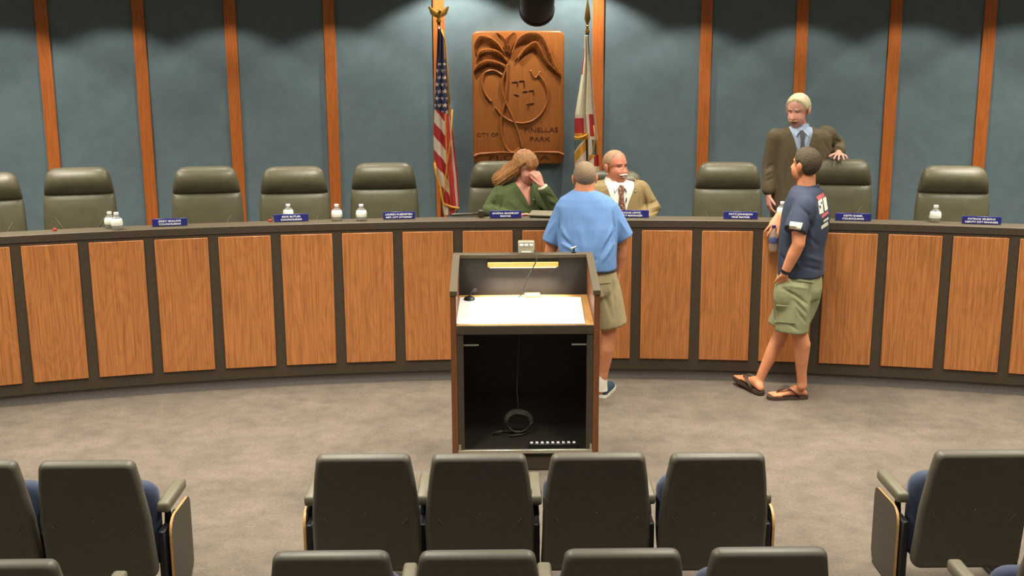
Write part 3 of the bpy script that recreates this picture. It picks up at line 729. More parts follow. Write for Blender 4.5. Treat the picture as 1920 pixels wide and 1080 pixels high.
# ------------------------------------------------------------------ people
Z = Vector((0, 0, 1))
def V(*a): return Vector(a)
def frame(f):                               # (right, forward) from a facing direction
    f = Vector((f[0], f[1], 0)).normalized(); return f.cross(Z).normalized(), f
def remesh(mb, voxel, smooth=6, fac=.5):
    me = bpy.data.meshes.new('tmp'); me.from_pydata(mb.v, [], mb.f)
    bm = bmesh.new(); bm.from_mesh(me); bmesh.ops.recalc_face_normals(bm, faces=bm.faces); bm.to_mesh(me); bm.free()
    o = bpy.data.objects.new('tmp', me); C.objects.link(o)
    m = o.modifiers.new('r', 'REMESH'); m.mode = 'VOXEL'; m.voxel_size = voxel
    s = o.modifiers.new('s', 'SMOOTH'); s.factor = fac; s.iterations = smooth
    r = bpy.data.meshes.new_from_object(o.evaluated_get(bpy.context.evaluated_depsgraph_get()))
    bpy.data.objects.remove(o)
    out = MB(); out.v = [tuple(v.co) for v in r.vertices]; out.f = [tuple(p.vertices) for p in r.polygons]; out.m = [0] * len(out.f)
    bpy.data.meshes.remove(r); return out
class Torso:
    """horizontal sections (centre, half width, half depth), one facing direction"""
    def __init__(s, f, secs, e=2.4): s.r, s.f = frame(f); s.s = sorted(secs, key=lambda q: q[0].z); s.e = e
    def rings(s, grow=0.0, zlo=None, zhi=None, n=28):
        out = []
        for c, hw, hd in s.s:
            if (zlo is not None and c.z < zlo - 1e-6) or (zhi is not None and c.z > zhi + 1e-6): continue
            out.append(s.ring(c, hw + grow, hd + grow, n))
        return out
    def ring(s, c, hw, hd, n=28):
        o = []
        for q in range(n):
            t = 2 * PI * q / n; a, b = math.cos(t), math.sin(t)
            o.append(c + s.r * (hw * math.copysign(abs(a) ** (2 / s.e), a)) + s.f * (hd * math.copysign(abs(b) ** (2 / s.e), b)))
        return o
    def at_z(s, z):
        S = s.s
        if z <= S[0][0].z: return S[0]
        for a, b in zip(S, S[1:]):
            if z <= b[0].z:
                k = (z - a[0].z) / max(1e-6, b[0].z - a[0].z); return (a[0].lerp(b[0], k), a[1] + (b[1] - a[1]) * k, a[2] + (b[2] - a[2]) * k)
        return S[-1]
    def surf(s, x, z, off=0.0, side=1):
        c, hw, hd = s.at_z(z); k = max(0, 1 - min(1, abs(x) / hw) ** s.e) ** (1 / s.e)
        p = c + s.r * x + s.f * (side * (hd * k + off)); p.z = z; return p
    def local(s, p):
        c, hw, hd = s.at_z(p.z); d = p - c; return d.dot(s.r), d.dot(s.f)

def _ray_ell(d, c, r):
    a = sum((d[i] / r[i]) ** 2 for i in range(3)); b = -2 * sum(d[i] * c[i] / r[i] ** 2 for i in range(3)); k = sum((c[i] / r[i]) ** 2 for i in range(3)) - 1
    q = b * b - 4 * a * k
    return (-b + math.sqrt(q)) / (2 * a) if q > 0 else 0.0
def head_r(d, jaw=1.0, smile=0.0):
    r1 = _ray_ell(d, (0, -.015, .028), (.076, .097, .088)); r2 = _ray_ell(d, (0, .026, -.045), (.059 * jaw, .066, .078))
    r = (r1 ** 14 + max(r2, .01) ** 14) ** (1 / 14)
    x, y, z = d.x * r, d.y * r, d.z * r
    if y > .02:
        ax = abs(x); E = math.exp
        t = 0
        if -.045 < z < .024: t = (.024 - z) / .054 if z > -.030 else (z + .045) / .015
        wn = .008 + .008 * max(0, min(1, (.024 - z) / .054))
        r += .026 * t * E(-(x / wn) ** 2)
        r -= .009 * E(-((ax - .031) / .015) ** 2 - ((z - .006) / .010) ** 2)
        r += .005 * E(-((ax - .028) / .022) ** 2 - ((z - .027) / .008) ** 2)
        r += (.004 + .004 * smile) * E(-((ax - .040) / .018) ** 2 - ((z + .03) / .02) ** 2)
        zm = -.067 + smile * 8 * ax * ax
        r -= .005 * E(-(x / .026) ** 2 - ((z - zm) / .004) ** 2)
        r += .004 * E(-(x / .021) ** 2 - ((z - zm - .007) / .005) ** 2) + .005 * E(-(x / .018) ** 2 - ((z - zm + .008) / .006) ** 2)
        r += .007 * E(-(x / .022) ** 2 - ((z + .107) / .016) ** 2)
    return r
class Head:
    def __init__(s, c, f, sc_=1.0, jaw=1.0, smile=0.0, roll=0.0):
        f = Vector(f).normalized(); r = f.cross(Z).normalized(); u = r.cross(f).normalized()
        if roll: q = Matrix.Rotation(roll, 3, f); r = q @ r; u = q @ u
        s.M = Matrix((r, f, u)).transposed() * sc_; s.c = Vector(c); s.jaw = jaw; s.smile = smile; s.k = sc_
    def w(s, p): return s.c + s.M @ Vector(p)
    def dirs(s, nu, nv):
        return [[Vector((math.sin(th) * math.sin(ph), math.sin(th) * math.cos(ph), math.cos(th))) for ph in [2 * PI * q / nu for q in range(nu)]] for th in [PI * (.012 + .976 * i / nv) for i in range(nv + 1)]]
    def build(s, mb):
        mb.loft([[s.w(d * head_r(d, s.jaw, s.smile)) for d in row] for row in s.dirs(72, 56)])
        for q in (-1, 1):
            R = s.M.to_3x3() @ Matrix.Rotation(q * -.35, 3, 'Z') @ Matrix.Rotation(-.15, 3, 'X')
            mb.ell(s.w((q * .079, -.012, -.006)), (.010, .021, .033), R, 12, 10)
            mb.ell(s.w((q * .085, -.020, .002)), (.007, .014, .024), R, 10, 8)
        mb.tube([s.w((0, -.01, -.04)), s.w((0, -.012, -.085))], [.044 * s.k, .042 * s.k], 14)
    def hair(s, hl, thick, rough=.004, freq=45, seed=0.0, nu=72, nv=44):
        """cap of hair: hl = table azimuth from the front (0..pi) -> hairline height"""
        rows = s.dirs(nu, nv); mb = MB(); vs = []; ok = []
        for row in rows:
            for d in row:
                r = head_r(d, s.jaw); az = abs(math.atan2(d.x, d.y)); z = d.z * r
                m = max(0, min(1, (z - interp(hl, az)) / .014)); m = m * m * (3 - 2 * m)
                th = thick(d) if callable(thick) else thick
                n = noise.noise(Vector((d.x * freq * .12, d.y * freq * .12 + seed, d.z * freq * .05)) * 3) * rough
                vs.append(s.w(d * (r - .004 + (th + .004 + n) * m))); ok.append(m > 0)
        fs = []
        for i in range(nv):
            for q in range(nu):
                a, b = i * nu + q, i * nu + (q + 1) % nu; c_, d_ = b + nu, a + nu
                if ok[a] or ok[b] or ok[c_] or ok[d_]: fs.append((a, b, c_, d_))
        if any(ok[:nu]): fs.append(tuple(range(nu - 1, -1, -1)))
        mb.add(vs, fs); return mb
    def face_parts(s, person, off, iris=(60, 50, 40), lips=None, squint=.6, brow=None):
        def S(x, z, o):                            # point on the face, o proud of the skin
            d = Vector((x, .09, z)).normalized(); return s.w(d * (head_r(d, s.jaw, s.smile) + o)) - off
        for q in ((-1, 1) if squint else ()):
            e = MB(); e.ell(S(q * .031, .006, -.0085), (.0115 * s.k, .0115 * s.k, .0115 * s.k * squint), s.M.to_3x3() * (1 / s.k), 14, 10); e.obj('eye', MT['eyewhite'], person, 2)
            i = MB(); i.ell(S(q * .031, .006, .0005), (.0062 * s.k, .0035 * s.k, .0060 * s.k * squint), s.M.to_3x3() * (1 / s.k), 10, 8); i.obj('iris', MT['dark'], person, 2)
            if brow is not None:
                b = MB(); b.tube([S(q * .014, .030, 0), S(q * .03, .032, 0), S(q * .046, .024, 0)], [.003 * s.k, .0045 * s.k, .002 * s.k], 8, round_ends=True); b.obj('eyebrow', brow, person, 2)
        if lips is not None:
            l = MB(); zz = -.067
            def P(x, dz):
                d = Vector((x, .095, zz + dz + s.smile * 8 * x * x)).normalized(); return s.w(d * (head_r(d, s.jaw, s.smile) + .0005)) - off
            for dz, th in ((.0055, .0028), (-.0065, .0034)):
                l.tube([P(x, dz) for x in (-.021, -.012, 0, .012, .021)], [.001, th * s.k, th * s.k, th * s.k, .001], 8)
            l.obj('lips', lips, person, 2)

def hand(palm, fingers, wrist, d, t, n, curl=(.35, .5, .4), spread=.12, thumb=.7, k=1.0, curls=None):
    """d finger direction, t thumb side, n palm-facing side"""
    d = Vector(d).normalized(); n = Vector(n); n = (n - d * n.dot(d)).normalized(); t0 = Vector(t); t = d.cross(n); t = t if t.dot(t0) > 0 else -t
    W = Vector(wrist)
    rings = []
    for a, hw, hh in ((-.02, .027, .021), (0.0, .028, .02), (.03, .036, .018), (.06, .041, .016), (.085, .041, .013), (.094, .036, .008)):
        c = W + d * (a * k)
        rings.append([c + t * (hw * k * math.cos(q * PI / 7)) + n * (hh * k * math.sin(q * PI / 7)) for q in range(14)])
    palm.loft(rings)
    for i, (o_, L, r) in enumerate(((.030, .070, .0092), (.0105, .080, .0095), (-.010, .074, .009), (-.029, .058, .0080))):
        p = W + d * (.082 * k) + t * (o_ * k); dd = (d + t * (spread * o_ / .03)).normalized(); pts = [p - dd * .012 * k, p]; ang = 0
        cu = curls[i] if curls else curl
        for sgm, c_ in zip((.45, .32, .23), cu):
            ax = t; dd = Matrix.Rotation(c_ if d.cross(n).dot(t) > 0 else -c_, 3, ax) @ dd; p = p + dd * (L * sgm * k); pts.append(p)
        fingers.tube(pts, [r * k, r * 1.02 * k, r * .98 * k, r * .9 * k, r * .72 * k], 10, round_ends=True)
    p = W + d * (.022 * k) + t * (.028 * k); dd = (d * .75 + t * thumb + n * .25).normalized(); q = p + dd * .042 * k; dd2 = (dd + d * .35 + n * .15).normalized()
    fingers.tube([p - dd * .02 * k, p, q, q + dd2 * .032 * k], [.013 * k, .0125 * k, .011 * k, .0085 * k], 10, round_ends=True)

def put(mb, name, mats, parent, off, smooth=3, fix=True):
    mb.v = [tuple(Vector(v) - off) for v in mb.v]; return mb.obj(name, mats, parent, smooth, fix=fix)
def wrinkle(mb, amp, freq, stretch=(1, 1, .35), seed=0):
    me = bpy.data.meshes.new('t'); me.from_pydata(mb.v, [], mb.f); me.update()
    mb.v = [tuple(v.co + v.normal * (amp * noise.noise(Vector((v.co.x * stretch[0], v.co.y * stretch[1], v.co.z * stretch[2] + seed)) * freq))) for v in me.vertices]
    bpy.data.meshes.remove(me); return mb
def cut(mb, test):
    keep = []
    for f in mb.f:
        c = Vector((0, 0, 0))
        for i in f: c += Vector(mb.v[i])
        if not test(c / len(f)): keep.append(f)
    mb.f = keep; mb.m = [0] * len(keep); return mb
from mathutils.bvhtree import BVHTree
def decal(mb, corners, nu, nv, name, m, parent, off, th=.003, trim=None):
    """thin patch lying on a mesh: corners = four pixels (tl, tr, br, bl), dropped on the surface along the line of sight"""
    bv = BVHTree.FromPolygons([Vector(v) for v in mb.v], mb.f); g = []
    for j in range(nv + 1):
        for i in range(nu + 1):
            u, w_ = i / nu, j / nv
            x = (corners[0][0] * (1 - u) + corners[1][0] * u) * (1 - w_) + (corners[3][0] * (1 - u) + corners[2][0] * u) * w_
            y = (corners[0][1] * (1 - u) + corners[1][1] * u) * (1 - w_) + (corners[3][1] * (1 - u) + corners[2][1] * u) * w_
            d = _ray(x, y).normalized(); h = bv.ray_cast(CAM, d)
            if h[0] is None: return None
            n = h[1]; n = n if n.dot(d) < 0 else -n; g.append((h[0], n))
    k = nu + 1; out = MB(); N_ = len(g)
    vs = [p + n * th for p, n in g] + [p - n * .004 for p, n in g]; fs = []
    for j in range(nv):
        for i in range(nu):
            a = j * k + i; fs.append((a, a + 1, a + k + 1, a + k)); fs.append((N_ + a, N_ + a + k, N_ + a + k + 1, N_ + a + 1))
    rim = [i for i in range(k)] + [j * k + nu for j in range(1, nv + 1)] + [nv * k + i for i in range(nu - 1, -1, -1)] + [j * k for j in range(nv - 1, 0, -1)]
    for a, b in zip(rim, rim[1:] + rim[:1]): fs.append((a, N_ + a, N_ + b, b))
    out.add(vs, fs); return put(out, name, m, parent, off, .6)
def folds(mb, lines):
    """press folds into cloth: (points, amplitude, width); negative = crease"""
    bv = BVHTree.FromPolygons([Vector(v) for v in mb.v], mb.f); L3 = []
    for pts, amp, wd in lines:                    # pixel polylines dropped on the cloth
        q = []
        for (x0, y0), (x1, y1) in zip(pts, pts[1:]):
            for k in range(7):
                h = bv.ray_cast(CAM, _ray(x0 + (x1 - x0) * k / 6, y0 + (y1 - y0) * k / 6).normalized())
                if h[0] is not None: q.append(h[0])
        if len(q) > 1:
            n = len(q); L3.append(([(a, math.sin(PI * (.1 + .8 * i / (n - 1)))) for i, a in enumerate(q)], amp, wd, [min(a[j] for a in q) - 3 * wd for j in range(3)], [max(a[j] for a in q) + 3 * wd for j in range(3)]))
    me = bpy.data.meshes.new('t'); me.from_pydata(mb.v, [], mb.f); me.update(); out = []
    for v in me.vertices:
        p = v.co.copy(); s = 0
        for q, amp, wd, lo, hi in L3:
            if p.x < lo[0] or p.y < lo[1] or p.z < lo[2] or p.x > hi[0] or p.y > hi[1] or p.z > hi[2]: continue
            best = 1e9; kk = 0
            for (a, ka), (b, kb) in zip(q, q[1:]):
                ab = b - a; l2 = ab.length_squared
                if l2 > .02 or l2 < 1e-10: continue
                t = max(0, min(1, (p - a).dot(ab) / l2)); d2 = (p - a - ab * t).length_squared
                if d2 < best: best = d2; kk = ka + (kb - ka) * t
            if best < 9 * wd * wd: s += amp * kk * math.exp(-best / (wd * wd))
        out.append(tuple(p + v.normal * max(-.02, min(.02, s))))
    mb.v = out; bpy.data.meshes.remove(me); return mb
def body(name, label, base, parts, fingers, head, skin):
    """one skin mesh: remeshed limbs and trunk, head and fingers joined in"""
    b = remesh(parts, .008, 5); b.add(fingers.v, fingers.f)
    h = MB(); head.build(h); b.add(h.v, h.f); b.m = [0] * len(b.f)
    b.v = [tuple(Vector(v) - base) for v in b.v]
    o = b.obj(name, skin, None, 3); o.location = base; return tag(o, label, 'person')
def strip(pts, widths, nrm, th):                  # flat band along pts
    mb = MB(); rings = []
    for i, p in enumerate(pts):
        t = (pts[min(i + 1, len(pts) - 1)] - pts[max(i - 1, 0)]).normalized(); n_ = nrm[i] if isinstance(nrm, list) else nrm
        s = t.cross(n_).normalized(); w_ = widths[i] / 2
        rings.append([p - s * w_ + n_ * th, p + s * w_ + n_ * th, p + s * w_ - n_ * th, p - s * w_ - n_ * th])
    return mb.loft(rings)

def skin_mat(name, rgb):
    m = mat(name, rgb, .5, .10, 14, .04, 200, spec=.35); P = m.node_tree.nodes['Principled BSDF']
    P.inputs['Subsurface Weight'].default_value = .08; P.inputs['Subsurface Scale'].default_value = .01
    P.inputs['Subsurface Radius'].default_value = (1, .4, .25); return m
MT['eyewhite'] = mat('eye_white', (214, 204, 196), .3, .02); MT['dark'] = mat('dark_iris', (34, 26, 22), .2, .05)
SK1 = skin_mat('tanned_skin', (206, 138, 100)); SK2 = skin_mat('ruddy_skin', (208, 134, 106)); SK3 = skin_mat('fair_skin', (220, 156, 134))
LIP = mat('lips', (176, 92, 84), .45, .05); LIP2 = mat('woman_lips', (190, 78, 78), .4, .05)

# ---- jacket with open V, shirt, collar, tie
def suit(person, off, T, arms, zt, zb, wt, xs, jm, shm, tiem, zhem, tie_w=.05, cuffs=(), tie_len=None, seed=0, tie_dx=0, fold_px=()):
    mb = MB(); mb.loft([T.ring(c, hw + .016, hd + .016) for c, hw, hd in T.s if c.z >= zhem - .001])
    for pts, rad in arms: mb.tube(pts, rad, 16, round_ends=True)
    j = folds(wrinkle(remesh(mb, .009, 5), .006, 12, seed=seed), fold_px)
    def hwv(z): return wt * max(0, min(1.15, (z - zb) / (zt - zb)))
    def inV(p):
        if p.z < zb: return False
        x, y = T.local(p); return y > 0 and abs(x - xs) < hwv(p.z)
    put(cut(j, inV), 'jacket', jm, person, off)
    mb = MB(); mb.loft([T.ring(c, hw + .004, hd + .004) for c, hw, hd in T.s if c.z >= zb - .3])
    put(wrinkle(remesh(mb, .01, 4), .003, 14), 'shirt', shm, person, off)
    for s in (-1, 1):                             # lapels
        pts = []; nn_ = []; wd = []
        for i in range(9):
            z = zb + (zt - zb) * i / 8; x = xs + s * (hwv(z) + .018 + .01 * math.sin(PI * i / 8)); pts.append(T.surf(x, z, .024 - .004 * (i == 8))); nn_.append((T.f + T.r * (s * .35)).normalized())
            wd.append([.012, .03, .045, .058, .068, .074, .066, .05, .04][i])
        put(strip(pts, wd, nn_, .003), 'lapel', jm, person, off, .6)
    ct, cw, cdp = T.s[-1]
    put(MB().loft([T.ring(ct + Z * dz, cw + g, cdp + g, 24) for dz, g in ((-.015, .010), (.012, .004), (.022, -.002), (.02, -.008), (-.01, -.004))]), 'collar_stand', shm, person, off, 1)
    for s in (-1, 1):                             # shirt collar leaves
        a = T.surf(xs + s * .075, ct.z - .004, .0); b = T.surf(xs + s * .012, ct.z - .03, .018); c_ = T.surf(xs + s * .05, ct.z - .075, .022); a2 = T.surf(xs + s * .045, ct.z + .006, .008)
        mb = MB(); n_ = T.f * .004
        mb.add([a + n_, b + n_, c_ + n_, a2 + n_, a - n_, b - n_, c_ - n_, a2 - n_], [(0, 2, 1), (0, 1, 3), (4, 5, 6), (4, 7, 5), (0, 3, 7, 4), (3, 1, 5, 7), (1, 2, 6, 5), (2, 0, 4, 6)])
        put(mb, 'collar', shm, person, off, .5)
    if tiem:
        tl = tie_len or (ct.z - zb); ks = []; wd = []
        for i in range(10):
            z = ct.z - .028 - (tl - .03) * i / 9; ks.append(T.surf(xs + tie_dx * i / 9, z, .014 if i else .018)); wd.append([.03, .042, .028, .034, .042, .05, .056, .06, .064, .066][i] * tie_w / .06)
        put(strip(ks, wd, T.f, .005), 'tie', tiem, person, off, .8)
    for a, b, r in cuffs: put(MB().tube([a, b], [r, r], 16), 'cuff', shm, person, off)
SK4 = skin_mat('pink_skin', (230, 166, 146))
# ---- 1: man in the blue shirt, seen from behind, between the podium and the desk
def shoe(person, off, heel, d, m, solem, L=.285):
    d = Vector(d).normalized(); s = d.cross(Z).normalized(); mb = MB()
    up = MB(); rings = []
    for a, hw, h, z0 in ((0, .026, .05, .02), (.02, .034, .085, .018), (.07, .038, .09, .018), (.12, .041, .07, .018), (.18, .047, .05, .018), (.24, .044, .04, .02), (.275, .028, .03, .022), (.285, .01, .02, .024)):
        c = heel + d * a * L / .285
        rings.append([c + s * (hw * math.cos(q * PI / 8)) + Z * (z0 + max(0, h * math.sin(q * PI / 8)) if q <= 8 else z0 - .004) for q in range(16)])
    up.loft(rings); put(up, 'shoe', m, person, off, 1.0)
    pts = [(-.006, .02), (.0, .03), (.05, .039), (.12, .042), (.19, .05), (.25, .046), (.285, .028), (.295, 0)]
    poly = [(a, b) for a, b in pts] + [(a, -b) for a, b in reversed(pts[:-1])]
    so = MB(); so.prism(poly, lambda a, b: heel + d * a + s * b + Z * .001, lambda a, b: heel + d * a + s * b + Z * .024); put(so, 'shoe_sole', solem, person, off, .5)
base = Vector((.42, 8.05, 0))
T1 = Torso((-.03, 1), [(at(1096, 357, 8.12), .074, .075), (at(1097, 363, 8.115), .115, .09), (at(1098, 371, 8.11), .17, .105), (at(1099, 384, 8.10), .205, .12), (at(1100, 400, 8.09), .208, .135), (at(1101, 425, 8.07), .205, .145), (at(1101, 455, 8.05), .198, .15), (at(1102, 480, 8.04), .19, .15), (at(1104, 503, 8.04), .186, .148)])
skin = MB(); fing = MB()
skin.loft([T1.ring(c, hw - .025, hd - .025) for c, hw, hd in T1.s])
skin.tube([at(1096, 372, 8.12), at(1096, 335, 8.14)], [.074, .066], 14)
eR, wR = at(1166, 463, 8.13), at(1160, 508, 8.18)
skin.tube([at(1140, 388, 8.1), at(1160, 432, 8.11), eR, eR.lerp(wR, .35), wR], [.055, .052, .043, .044, .028], 14, round_ends=True)
hand(skin, fing, wR, (-.05, .25, -1), (0, 1, .2), (-1, 0, 0))
eL, wL = at(1032, 472, 8.13), at(1046, 505, 8.32)
skin.tube([at(1060, 388, 8.1), at(1040, 440, 8.11), eL, wL], [.055, .052, .044, .028], 14, round_ends=True)
hand(skin, fing, wL, (.3, .8, -.6), (-1, .3, 0), (.3, -.6, -.7))
hips = at(1106, 520, 8.04)
for s, hx in ((1, .10), (-1, -.10)):
    hip = hips + V(hx, 0, -.02); knee = V(.42 + s * .115 + (.005 if s > 0 else -.03), 8.06, .50); ank = V(.495 if s > 0 else .27, 8.10, .10)
    skin.tube([hip, hip.lerp(knee, .5), knee, knee.lerp(ank, .3) + V(0, -.012, 0), knee.lerp(ank, .75), ank, ank + V(0, 0, -.06)], [.085, .075, .056, .056, .04, .034, .036], 14, round_ends=True)
H1 = Head(at(1096, 334, 8.15), (-.05, 1, -.1), 1.0)
P1 = body('person', 'man in a blue polo shirt and khaki shorts standing with his back turned', base, skin, fing, H1, SK1)
hl_back = [(0, .085), (.6, .08), (1.0, .06), (1.25, .03), (1.45, .012), (1.75, .03), (1.95, -.03), (2.4, -.055), (PI, -.062)]
put(H1.hair(hl_back, .0045, .002, 90), 'hair', mat('grey_brown_buzz_cut', (146, 124, 98), .8, .3, 120, .5, 500), P1, base)
mb = MB(); mb.loft([T1.ring(c, hw + .012, hd + .012) for c, hw, hd in T1.s])
slv = lambda a, b, r0, r1: mb.tube([a, a.lerp(b, .5), b], [r0, (r0 + r1) / 2, r1], 18, round_ends=False)
slv(at(1062, 389, 8.1), at(1034, 455, 8.11), .082, .076); slv(at(1138, 389, 8.1), at(1170, 447, 8.11), .082, .076)
mb.ell(at(1064, 388, 8.1), (.075, .09, .08)); mb.ell(at(1136, 388, 8.1), (.075, .09, .08))
sh = wrinkle(remesh(mb, .008, 5), .007, 9, (1.2, 1.2, .45), 3)
def F(px_, Y_, amp, wd): return (px_, amp, wd)
sh = folds(sh, [F([(1148, 425), (1136, 455)], 7.93, .012, .014), F([(1147, 440), (1128, 478)], 7.91, -.011, .012), F([(1149, 458), (1130, 490)], 7.91, .011, .013), F([(1052, 425), (1066, 452)], 7.93, .012, .014), F([(1051, 442), (1078, 468)], 7.91, -.011, .012), F([(1052, 456), (1082, 472)], 7.91, .012, .012),
    F([(1150, 400), (1153, 425), (1152, 452)], 8.02, -.016, .012), F([(1050, 402), (1047, 428), (1049, 460)], 8.02, -.016, .012), F([(1070, 480), (1120, 488)], 7.9, -.008, .014), F([(1120, 440), (1112, 485)], 7.91, .008, .014), F([(1088, 430), (1094, 475)], 7.9, .007, .016), F([(1160, 410), (1176, 438)], 8.05, .008, .012), F([(1040, 415), (1026, 440)], 8.05, .008, .012)])
blue = mat('blue_polo_knit', (98, 136, 188), .85, .05, 20, .1, 300)
so_ = put(sh, 'shirt', blue, P1, base)
put(MB().loft([[at(1096, 358, 8.12) + V(math.cos(a) * r, math.sin(a) * r * 1.05 , z) for a in [q * PI / 12 for q in range(24)]] for r, z in ((.092, -.016), (.090, -.002), (.084, .004), (.078, .002), (.078, -.014))]), 'collar', blue, P1, base, .8)
kh = mat('khaki_cotton', (150, 138, 104), .85, .07, 20, .12, 200)
mb = MB(); mb.loft([T1.ring(hips + V(0, 0, z), hw, .145) for z, hw in ((-.12, .16), (-.08, .196), (-.02, .198), (.03, .19), (.07, .182))])
for s in (1, -1):
    hip = hips + V(s * .095, 0, -.04); hem = V(.42 + s * .12 + (.02 if s > 0 else -.03), 8.05, .555)
    mb.tube([hip, hip.lerp(hem, .5), hem], [.11, .113, .112], 18)
ks_ = folds(wrinkle(remesh(mb, .009, 5), .008, 9, (1, 1, .5), 8), [([(1140, 530), (1146, 570)], .010, .012), ([(1130, 545), (1150, 600)], -.008, .012), ([(1150, 530), (1154, 600)], -.008, .012)])
kc_ = MB(); kc_.v = list(ks_.v); kc_.f = list(ks_.f); put(ks_, 'shorts', kh, P1, base)
put(MB().loft([T1.ring(hips + V(0, 0, z), .186, .15) for z in (.052, .056, .086, .09)]), 'belt', mat('brown_belt', (70, 56, 40), .5), P1, base, .6)
decal(kc_, [(1116, 522), (1146, 520), (1145, 530), (1116, 533)], 6, 4, 'pocket_flap', kh, P1, base, .006)
navyshoe = mat('navy_mesh_shoe', (36, 60, 78), .7, .15, 90); wh = mat('white_sole', (216, 212, 196), .6)
heelR = atz(1129, 748, 0) + V(0, .02, 0)
for hl_, d_, ax in ((heelR, (.35, 1), V(.495, 8.10, 0)), (heelR + V(-.24, .02, 0), (-.25, 1), V(.27, 8.10, 0))):
    shoe(P1, base, hl_, (d_[0], d_[1], 0), navyshoe, wh)
    put(MB().tube([ax + Z * .05, ax + Z * .12, ax + V(0, 0, .165)], [.046, .042, .041], 14), 'sock', wh, P1, base, 1)

# ---- 2: man in the navy T-shirt and flip-flops, leaning on the desk
base = Vector((1.78, 8.06, 0)); f2 = (-.93, .36)
T2 = Torso(f2, [(at(1511, 347, 8.05), .068, .066), (at(1511, 355, 8.05), .135, .10), (at(1511, 365, 8.05), .178, .112), (at(1512, 380, 8.05), .195, .138), (at(1512, 400, 8.05), .20, .156), (at(1508, 430, 8.05), .198, .158), (at(1503, 465, 8.05), .19, .148), (at(1502, 495, 8.05), .186, .145), (at(1502, 514, 8.05), .188, .146)])
skin = MB(); fing = MB(); skin.loft([T2.ring(c, hw - .025, hd - .025) for c, hw, hd in T2.s])
skin.tube([at(1511, 362, 8.05), at(1512, 326, 8.06), at(1511, 312, 8.06)], [.070, .064, .05], 14)
eL, wL = at(1497, 458, 7.80), at(1470, 515, 7.85)
skin.tube([at(1507, 385, 7.87), at(1498, 430, 7.82), eL, eL.lerp(wL, .35) , wL], [.055, .054, .046, .045, .029], 14, round_ends=True)
hand(skin, fing, wL, (.10, .55, -1), (-1, .2, 0), (0, 1, .3), (.15, .2, .1), thumb=.3)
shR, eR, wR = at(1503, 384, 8.22), at(1496, 425, 8.36), at(1461, 406, 8.43)
skin.tube([shR, shR.lerp(eR, .6), eR, eR.lerp(wR, .4), wR], [.055, .052, .044, .042, .028], 14, round_ends=True)
hand(skin, fing, wR + V(-.01, -.015, 0), (-.42, -.45, -.75), (1, -.2, -.2), (.1, 1, -.5), (.18, .35, .3), spread=.3, thumb=.55, k=1.12)
nk, na = atz(1505, 725, .12), None
hipN, hipF = at(1492, 535, 7.94), at(1488, 535, 8.14)
kneeN, kneeF = at(1497, 618, 7.93), at(1468, 610, 8.16)
ankN, ankF = at(1504, 716, 7.985), at(1424, 712, 8.165)
for hip, knee, ank, sh_ in ((hipN, kneeN, ankN, V(.02, 0, 0)), (hipF, kneeF, ankF, V(.015, 0, 0))):
    skin.tube([hip, hip.lerp(knee, .5), knee, knee.lerp(ank, .28) + sh_, knee.lerp(ank, .5) + sh_ * .5, knee.lerp(ank, .8), ank, ank + Z * -.03], [.068, .07, .058, .060, .052, .038, .035, .037], 14, round_ends=True)
def bare_foot(mb, fi, heel, toe, lift=.022):
    d = (toe - heel); L = d.length; d.normalize(); s = d.cross(Z).normalized()
    up_ = s.cross(d).normalized()
    rings = []
    for a, hw, h in ((-.01, .02, .03), (.01, .032, .055), (.05, .033, .085), (.09, .034, .08), (.13, .038, .055), (.17, .044, .038), (.205, .045, .026), (.222, .038, .018)):
        c = heel + d * (a * L / .26) + up_ * lift
        rings.append([c + s * (hw * math.cos(q * PI / 8)) + up_ * (h * .5 + h * .5 * math.sin(q * PI / 8)) for q in range(16)])
    mb.loft(rings)
    for i in range(5):
        b = heel + d * (.212 * L / .26) + s * (.036 - .018 * i) + up_ * (lift + .012); l = (.05, .042, .038, .034, .028)[i if s.dot(FOOTIN) > 0 else 4 - i]
        fi.tube([b - d * .02, b, b + d * l * .6, b + d * l - up_ * .003], [.011, .011, .0105, .008], 8, round_ends=True)
FOOTIN = V(0, 1, 0)
heelN, toeN = atz(1510, 747, 0), atz(1444, 748, 0)
heelF, toeF = atz(1426, 741, 0), atz(1383, 720, 0) + Z * .03
bare_foot(skin, fing, heelN, toeN); FOOTIN = V(0, -1, 0); bare_foot(skin, fing, heelF + Z * .01, toeF + Z * .01)
H2 = Head(at(1509, 310, 8.05), (-.66, .74, .10), 1.0)
P2 = body('person', 'man in navy T-shirt, olive cargo shorts and flip-flops leaning on the desk', base, skin, fing, H2, SK1)
def thick2(d): return .009 + .007 * max(0, d.z)
put(H2.hair([(0, .078), (.5, .074), (.9, .05), (1.15, .02), (1.4, .004), (1.6, .03), (1.8, .0), (2.1, -.05), (PI, -.075)], thick2, .005, 120, 2.0), 'hair', mat('dark_brown_hair', (74, 62, 43), .7, .35, 90, .8, 160), P2, base)
H2.face_parts(P2, base, lips=LIP, brow=MT['dark'], squint=.4)
mb = MB(); mb.loft([T2.ring(c, hw + .012, hd + .012) for c, hw, hd in T2.s])
for a, b in ((at(1508, 388, 7.88), at(1490, 434, 7.80)), (at(1503, 388, 8.22), at(1496, 420, 8.33))):
    mb.tube([a, a.lerp(b, .5), b], [.085, .082, .08], 18); mb.ell(a, (.085, .085, .08))
navyt = mat('navy_tshirt_jersey', (50, 60, 80), .85, .06, 20, .1, 300)
teem = wrinkle(remesh(mb, .008, 5), .007, 9, (1.2, 1.2, .5), 5)
